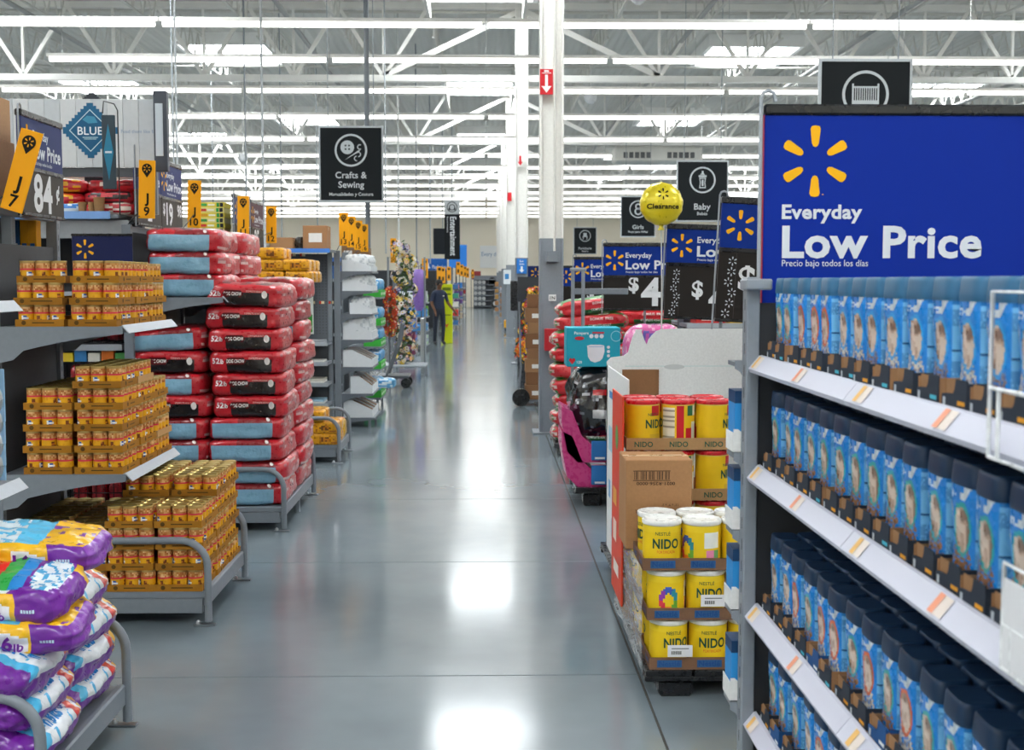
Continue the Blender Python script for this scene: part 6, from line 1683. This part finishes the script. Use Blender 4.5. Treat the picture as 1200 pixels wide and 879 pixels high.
# red lidded cans behind
RX0, RY0 = .64, 5.62
for k in range(4):
    z = [.1155, .352, .588, .824][k] + .095*0
    z = .205 + .235*k - .09 if False else .2 + .235*k
    p = ntray('kraft tray of red lidded milk powder cans, %s layer up on the rear stack' % ORD[k], RX0, RY0, z, 3, 2, '#b08a60', 'NIDO', '#2a5a44', .055)
    for a in range(3):
        for b in range(2):
            if b and k < 3: continue
            put_nido(1, (RX0+.006+p*(a+.5), RY0+.006+p*(b+.5), z+.0055), PI + [.45, -2.2, .9][a] + .1*k + b*.7, 'red lidded milk powder can, %s layer up, %s across, %s row back' % (ORD[k], ORD[a], ORD[b]))
f = MB(); f.cbox(RX0, RY0, .1155, RX0+.52, RY0+.34, .199, .004, '#8f6c48'); tag(f.build('kraft_base', 'card'), 'kraft base carton under the red lidded can stack', 'carton')
# orange printed side panel
f = MB(); f.cbox(RX0-.03, RY0-.1, .2, RX0-.022, RY0+.34, 1.16, .002, '#d8452a')
px_ = lambda u, v: (RX0-.031, RY0+.32-u, v)
disc(f, .2, .95, .06, '#5a9a4a', px_, 12); rect(f, .06, .45, .2, .55, '#f0d8c8', px_); rect(f, .08, .3, .3, .36, '#f0e8e0', px_); rect(f, .05, .62, .2, .7, '#f0b04a', px_)
tag(f.build('printed_panel', 'satin'), 'tall orange printed card panel beside the red lidded cans', 'panel')

# white display bin with die-cut header
WX, WY0, WY1, WZ0, WZ1 = .70, 6.10, 7.12, .14, 1.19
pallet('black pallet under the white display bin', WX-.03, WY0+.0, WX+1.1, WY1+.12, .135)
t = thing('display_bin', 'white card display bin with wavy header behind the milk powder', 'display bin', (WX+.5, (WY0+WY1)/2, WZ0))
W_ = '#e4e6e6'
f = MB(); f.box(WX, WY0, WZ0, WX+.008, WY1, WZ1, W_); f.build('side_panel', 'card', t)
f = MB(); f.box(WX+1.0, WY0, WZ0, WX+1.008, WY1, WZ1, W_); f.build('side_panel', 'card', t)
f = MB(); f.box(WX+.008, WY0, WZ0, WX+1.0, WY0+.008, .6, W_); f.build('front_panel', 'card', t)
f = MB(); f.box(WX+.008, WY0+.008, WZ0, WX+1.0, WY1, WZ0+.01, '#9a7350'); f.build('floor_panel', 'card', t)
def H_(x, y): p = at(x, y, WY1); return (p.x, p.z)
hp = [H_(x, y) for x, y in ((713, 433), (711, 424), (716, 419), (724, 418), (731, 417), (736, 413), (739, 402), (741, 396), (745, 388), (744, 386), (753, 386), (752, 389), (755, 398), (758, 404), (760, 398), (764, 393), (769, 388), (775, 386), (785, 385.5), (800, 385))]
hp += [(WX+1.008, hp[-1][1]), (WX+1.008, WZ0), (WX, WZ0), (WX, WZ1)]
f = MB(); f.prism(hp[::-1], 'y', WY1+.001, WY1+.009, W_); f.build('header_panel', 'card', t)
f = MB(); a, b = H_(729, 460), H_(772, 433); f.box(a[0], WY1-.008, a[1]-.3, b[0], WY1+.0, b[1], '#8a6242'); f.build('brown_lining', 'card', t)
f = MB(); [rect(f, 0, 0, 0, 0, W_, flat(0)) for _ in ()]; sx = lambda u, v: (WX-.0008, WY1-u, v)
rect(f, .12, 1.02, .3, 1.06, '#3f8ac8', sx); rect(f, .1, .72, .3, .86, '#9fd0e0', sx); rect(f, .1, .45, .2, .55, '#6aa0d0', sx); disc(f, .3, .3, .06, '#8fc8d8', sx, 14); f.build('print', 'satin', t)
f = MB(); a = H_(790, 430); disc(f, a[0], a[1], .06, '#c4c8c8', flat(WY1-.0012), 16, None, .015); rect(f, WX+.1, WZ1-.004, WX+1.0, WZ1-.001, '#b8d8d8', flat(WY1-.001)); f.build('fold_line', 'satin', t)

# ---------------------------------------------------------------- seats, diapers, bags
SX0, SY0 = .66, 9.12
pallet('black pallet under the pink booster seats', SX0, SY0, SX0+1.0, SY0+.85, .14)
def seat(label, z, k):
    t = thing('booster_seat', label, 'booster seat', (SX0+.4, SY0+.3, z), 0, 'pink booster seats')
    f = MB()
    pr = [(SX0-.06, z+.08), (SX0+.02, z+.0), (SX0+.5, z), (SX0+.5, z+.1), (SX0+.16, z+.1), (SX0+.05, z+.2), (SX0-.02, z+.38), (SX0-.1, z+.42), (SX0-.1, z+.3)]
    f.prism(pr, 'y', SY0+.04, SY0+.5, '#cf3f86'); f.build('pink_shell', 'plastic', t)
    me, D = bag_mesh('black_cushion', .55, .5, .12, lambda s, a, b, c: '#17181b', k, n=(12, 10, 6), wr=.012, k=4)
    o = obj_from(me, 'black_cushion', t, (.13, -.03, .1))
    f = MB(); f.cbox(SX0+.12, SY0+.005, z+.02, SX0+.56, SY0+.03, z+.165, .004, '#2f78c0'); s_ = f.build('sleeve', 'satin', t)
    f = MB(); pl = flat(SY0+.003); disc(f, SX0+.3, z+.095, .06, '#e6e8ec', pl, 16); disc(f, SX0+.3, z+.095, .04, '#c03a8a', flat(SY0+.002), 12); disc(f, SX0+.43, z+.1, .05, '#e88a2a', pl, 12); rect(f, SX0+.4, z+.08, SX0+.47, z+.12, '#2a2a38', flat(SY0+.002)); rect(f, SX0+.145, z+.03, SX0+.22, z+.045, '#e8f0f6', pl); f.build('print', 'satin', s_)
seat('lower pink and black booster seat with blue sleeve on the pallet', .141, 1)
seat('upper pink and black booster seat with blue sleeve on the pallet', .325, 2)
def wrap_col(s, a, b, c):
    e = noise.noise(Vector((a*5, b*4, c*5)))
    if s == '-y' and abs(c-.3) < .09 and -.5 < a < .45: return '#b81f2a'
    if s == '-y' and -.45 < a < -.1 and -.45 < c < -.2: return '#c9ccd0'
    return '#1b1c20' if e < .3 else ('#6b7078' if e < .42 else '#c4c9cf')  # grey and pale specks are film glints painted into the black
M['shrink'] = finish('shrink_wrap', 0.12, namt=.15, bump=1.0, bscale=16, coat=.9, rough_var=.05)
me, D = bag_mesh('wrapped_stroller', .60, .55, .58, wrap_col, 31, n=(26, 16, 24), mat='shrink', wr=.03, k=4, pinch=.2)
o = obj_from(me, 'wrapped_stroller', None, (SX0+.27, SY0+.34, .50)); tag(o, 'black stroller pad wrapped in shiny clear film on the booster seats', 'wrapped stroller')
f = MB(); f.cbox(-.04, -.305, .05, .28, -.28, .17, .004, '#dfe6e2'); f.box(-.04, -.307, .05, .28, -.3045, .075, '#2a8a8a'); disc(f, .06, .12, .022, '#3fa08a', flat(-.3062), 12, .016); disc(f, .15, .12, .022, '#3fa08a', flat(-.3062), 12, .016); f.build('paper_sleeve', 'satin', o)
# teal diaper box
a, b = at(664, 430, 9.2), at(727, 384, 9.2)
t = thing('diaper_box', 'teal diaper box with white diaper picture on the wrapped stroller', 'box', ((a.x+b.x)/2, 9.35, a.z-.0))
f = MB(); f.cbox(a.x, 9.2, a.z, b.x, 9.5, b.z, .004, '#1fa3b8'); f.build('box', 'satin', t)
def T_(x, y): p = at(x, y, 9.2); return (p.x, p.z)
pl = flat(9.1985); f = MB()
poly_on(f, [T_(*q) for q in ((688, 405), (692, 404), (704, 404), (708, 405), (708.5, 412), (706, 420), (703, 423), (697, 425), (692, 423), (689, 418))], '#e9eef2', pl)
rect(f, *T_(690, 407), *T_(707, 405.5), '#bcd4e6', flat(9.197)); hx, hz = T_(670.5, 423); s_ = .026
poly_on(f, [(hx, hz-s_), (hx+s_, hz+.2*s_), (hx+.55*s_, hz+s_*.9), (hx, hz+.5*s_), (hx-.55*s_, hz+s_*.9), (hx-s_, hz+.2*s_)], '#c8282f', pl)
disc(f, *T_(679, 396.5), .036, '#c0303a', pl, 16, None, .014)
for k in range(3): disc(f, *T_(693+6*k, 394), .016, '#dfe9ec', pl, 12); disc(f, *T_(713, 407+5*k), .012, '#dfe9ec', pl, 10)
rect(f, *T_(694, 391), *T_(708, 389), '#c8383f', pl); disc(f, *T_(722, 394), .04, '#a9dce4', pl, 18, .036); f.build('print', 'satin', t)
f = MB(); u, v = T_(673, 392); put_text(f, 'Pampers', u, v, .022, '#eaf4f4', pl, .015); u, v = T_(676, 429-3); put_text(f, '128', u, v, .02, '#eaf4f4', pl, .01); f.build('lettering', 'satin', t)
# pink and purple wrapped seat pad
def pinkp(s, a, b, c):
    e = noise.noise(Vector((a*9, b*6, c*9)))
    if s == '-y' and abs(a) < .5: return '#6a5fb0' if e > -.05 else '#c45aa8'
    return '#e06aa8' if e < .25 else '#f0a8cc'
f = MB(); q = at(758, 415, 8.9); f.cbox(q.x-.25, 8.6, 0.0, q.x+.3, 9.0, q.z-.25, .01, '#8f6f50'); tag(f.build('stock_carton', 'card'), 'large brown carton standing behind the white display bin', 'carton')
me, D = bag_mesh('wrapped_pad', .43, .3, .50, pinkp, 12, n=(18, 10, 18), mat='shrink', wr=.012, k=4, pinch=.1)
tag(obj_from(me, 'wrapped_pad', None, (q.x+.02, 8.75, q.z-.25)), 'pink and purple patterned pad in clear wrap behind the white display bin', 'wrapped pad')
# grey cart handle
p = at(672, 385, 10.2); p2 = at(672, 318, 10.2); w = at(684, 385, 10.2).x - p.x
t = thing('cart_handle_frame', 'upright grey steel cart frame left of the dollar 4 price sign', 'cart', (p.x, 10.2, 0))
f = MB()
for x in (p.x-.02, p.x+w-.02): f = MB(); f.cbox(x, 10.19, .15, x+.028, 10.22, p2.z, .004, '#8b9198'); f.build('upright', 'steel', t)
f = MB(); f.cbox(p.x-.03, 10.185, p2.z-.0, p.x+w+.02, 10.225, p2.z+.03, .006, '#8b9198'); f.cbox(p.x-.02, 10.19, p2.z-.19, p.x+.45, 10.215, p2.z-.14, .004, '#7b8189'); f.build('cross_bar', 'steel', t)
f = MB(); f.cbox(p.x-.05, 10.1, .1, p.x+.6, 10.7, .15, .006, '#6b7077'); f.build('platform', 'steel', t)
for x, y in ((p.x, 10.15), (p.x+.5, 10.15), (p.x, 10.6), (p.x+.5, 10.6)): f = MB(); f.tube([(x, y, .05), (x+.03, y, .05)], .05, 12, '#222326'); f.build('wheel', 'plastic', t)
# green and red dog food bags
def gr_col(seed):
    def fn(s, a, b, c):
        e = noise.noise(Vector((a*3+seed, b*3, c*3)))
        if s == '+z': return '#3f9a48' if e < .15 else ('#dfe6d8' if e > .3 else '#2f7a3a')
        if s == '-y':
            if c < -.15 and a > -.35: return '#1f5f33' if e < .2 else '#3f8a4a'
            return '#c8222c'
        if s == '-x': return '#c8222c' if e < .0 else ('#2f8a40' if e < .2 else '#dfc8c0')
        return '#c8222c' if e < .05 else '#2f8a40'
    return fn
gm = []
for sd in range(3):
    me, D = bag_mesh('dog_food_sack', .72, .5, .175, gr_col(sd), 40+sd, n=(20, 12, 8), wr=.012, pinch=.3)
    f = MB(); pl = lambda u, v, D=D: D(u, -1, v, .004); put_text(f, 'BONUS  FREE', -.05, .3, .3, '#f0e0da', pl, .02, width=.62); put_text(f, 'COMPLETE ADULT', -.1, -.45, .26, '#e4ecdf', pl, .01, width=.6); gm.append((me, mesh_from(f, 'lettering', 'satin')))
pallet('black pallet under the green and red sacks', .64, 11.72, 1.6, 12.4, .13)
for k in range(9):
    me, tm = gm[k % 3]
    x = .99 + [.0, -.01, .02, 0, -.02, -.01, .0, .03, .05][k]
    o = obj_from(me, 'dog_food_sack', None, (x, 12.02, .131+.153*k), (0, -.12 if k == 8 else -.02*k/3, R.uniform(-.06, .06))); tag(o, 'green and red dog food sack, %s from the floor beside the nearest column' % ORD[k], 'sack', 'green and red sacks'); obj_from(tm, 'lettering', o)
for k in range(4):
    o = obj_from(gm[(k+1) % 3][0], 'dog_food_sack', None, (1.62 + .0*k, 12.9, .02+.153*k+.9), (0, 0, R.uniform(-.05, .05))); tag(o, 'green and red dog food sack, %s up in the rear pile' % ORD[k], 'sack', 'green and red sacks'); obj_from(gm[(k+1) % 3][1], 'lettering', o)
f = MB(); f.cbox(1.25, 12.6, 0, 2.0, 13.2, .925, .01, GRD); tag(f.build('plinth', 'steel'), 'grey plinth under the rear pile of sacks', 'plinth')

# right gondolas behind the pallets
def rg(label, Yc, top, zs): return gondola(label, 1.75, 5.0, Yc, .45, zs, top, False, 'right gondolas')
for k, (Yc, lab) in enumerate(((5.2, 'right gondola behind the milk powder pallet'), (8.3, 'right gondola behind the white display bin'), (11.3, 'right gondola behind the dollar 4 price sign'), (14.9, 'right gondola beyond the nearest column'))):
    rg(lab, Yc, 1.45, [.5, .95, 1.3])
    for j in range(6):
        c = ['#c8322f', '#e2b82a', '#dfe2e4', '#3f9a4a', '#c83a6a', '#2f78c0'][j]; x = 1.85+.3*j
        f = MB(); f.cbox(x, Yc-.4, 1.301, x+.26, Yc-.1, 1.44+.03*(j % 2), .004, c); f.box(x+.05, Yc-.402, 1.33, x+.2, Yc-.4, 1.4, '#efe9dc'); tag(f.build('boxed_good', 'satin'), '%s box on top of the %s' % (['red', 'yellow', 'white', 'green', 'pink', 'blue'][j], lab), 'box', 'goods on right gondolas')

# ---------------------------------------------------------------- beyond the nearest column on the right
def C_(x, y, Y): return at(x, y, Y)
YC = 16.6
t = thing('hand_truck', 'grey hand truck with black wheel carrying brown cartons', 'hand truck', (.62, YC, 0))
f = MB(); f.tube([(.42, YC-.1, .12), (.46, YC-.02, .5), (.44, YC+.02, 1.4)], .014, 8, '#6b7077'); f.tube([(.75, YC+.25, .12), (.75, YC+.25, 1.4)], .014, 8, '#6b7077'); f.build('frame', 'steel', t)
f = MB(); f.cbox(.5, YC, .05, .82, YC+.35, .08, .004, '#6b7077'); f.build('toe_plate', 'steel', t)
f = MB(); p = at(612, 455, YC); f.tube([(p.x-.02, YC-.12, .12), (p.x-.02, YC-.06, .12)], .12, 16, '#17181a'); f.build('wheel', 'plastic', t)
zz = .081
for k in range(8):
    h = [.2, .17, .18, .14, .2, .15, .2, .18][k]; x0 = .52+[.0, .01, .0, .03, .01, .04, .0, .03][k]
    carton('brown_carton', 'brown carton on the hand truck, %s from the floor' % ORD[k], x0, YC, zz, x0+.26, YC+.3, zz+h-.002, ['#8d6647', '#80593c', '#966f4d'][k % 3], 'cartons on the hand truck', tape=False, lab=(.35, .3, .8, .6) if k % 2 == 0 else None); zz += h
HB = ['#f2c81c', '#e8a012', '#d8401f', '#b8204a', '#f0b414', '#e86a1c', '#6a5ab0']
for k in range(6):
    p = at(626-2.6*k, 345+14*k, 21.5); bouquet('bright yellow and orange bouquet, %s from the top, right of the aisle' % ORD[k], p, .16, .14, HB, 34, .05, 70+k, 'bright bouquets')
for k in range(3):
    p = at(613+3*k, 408+7*k, 19.5); bouquet('low bright yellow bouquet, %s from the left, by the hand truck' % ORD[k], p, .13, .12, HB, 26, .05, 90+k, 'low bright bouquets', bucket=True)
t = thing('flower_stand', 'grey stand behind the bright bouquets', 'rack', (.85, 21.9, 0)); f = MB(); f.box(.55, 21.85, 0, 1.2, 21.95, 1.75, '#3a3d42'); f.build('panel', 'matte', t); f = MB(); f.cbox(.5, 21.3, .3, 1.2, 21.85, .34, .005, GR); f.build('shelf', 'steel', t)
f = MB(); p = at(608, 342, 24); f.cbox(p.x-.16, 24, 1.1, p.x+.2, 24.3, 1.68, .01, '#1c1d20'); f.box(p.x-.02, 24.1, 0, p.x+.05, 24.2, 1.1, GRD); tag(f.build('black_case', 'plastic'), 'black display case left of the bright flowers', 'display')
far_unit('right endcap with blue and paper goods past the bright flowers|the right blue goods endcap', .62, 27, 1.0, 1.3, 4, 1, ['#2f88d0', '#2a9ab0', '#dfe4e8', '#8f6a48'])
far_unit('right endcap with orange goods|the right orange goods endcap', .68, 38, 1.0, 1.5, 4, 1, ['#e86a1c', '#f0b82a', '#c8322f', '#e8e4dc'])
far_unit('right endcap with stacked brown goods|the right brown goods endcap', .55, 52, 1.0, 1.75, 5, 1, ['#a87a50', '#8f6a48', '#d8d8e4'])
far_unit('farthest right endcap near the back wall|the farthest right endcap', .4, 62, 1.0, 1.9, 5, 1, ['#a87a50', '#b0884f', '#d8d8e4'])
p = at(596, 384, 41); t = thing('floor_machine', 'orange and yellow floor cleaning machine far down the aisle', 'machine', (p.x, 41, 0))
f = MB(); f.cbox(p.x-.15, 40.9, .12, p.x+.12, 41.4, .38, .03, '#e8a81c'); f.build('tank', 'plastic', t)
f = MB(); f.cbox(p.x-.05, 41.1, .38, p.x+.1, 41.2, 1.05, .02, '#e8601c'); f.build('mast', 'plastic', t)
for s_ in (-.1, .1): f = MB(); f.tube([(p.x+s_-.03, 41, .07), (p.x+s_+.03, 41, .07)], .07, 12, '#17181a'); f.build('wheel', 'plastic', t)
f = MB(); p = at(594, 325, 36.4); f.cbox(p.x-.1, 36.4, p.z-.2, p.x+.12, 36.419, p.z+.22, .004, '#dfe4e8'); f.box(p.x-.06, 36.395, p.z-.05, p.x+.06, 36.4, p.z+.1, '#3f86c0'); tag(f.build('paper_notice', 'satin'), 'white and blue notice on the third column', 'notice')
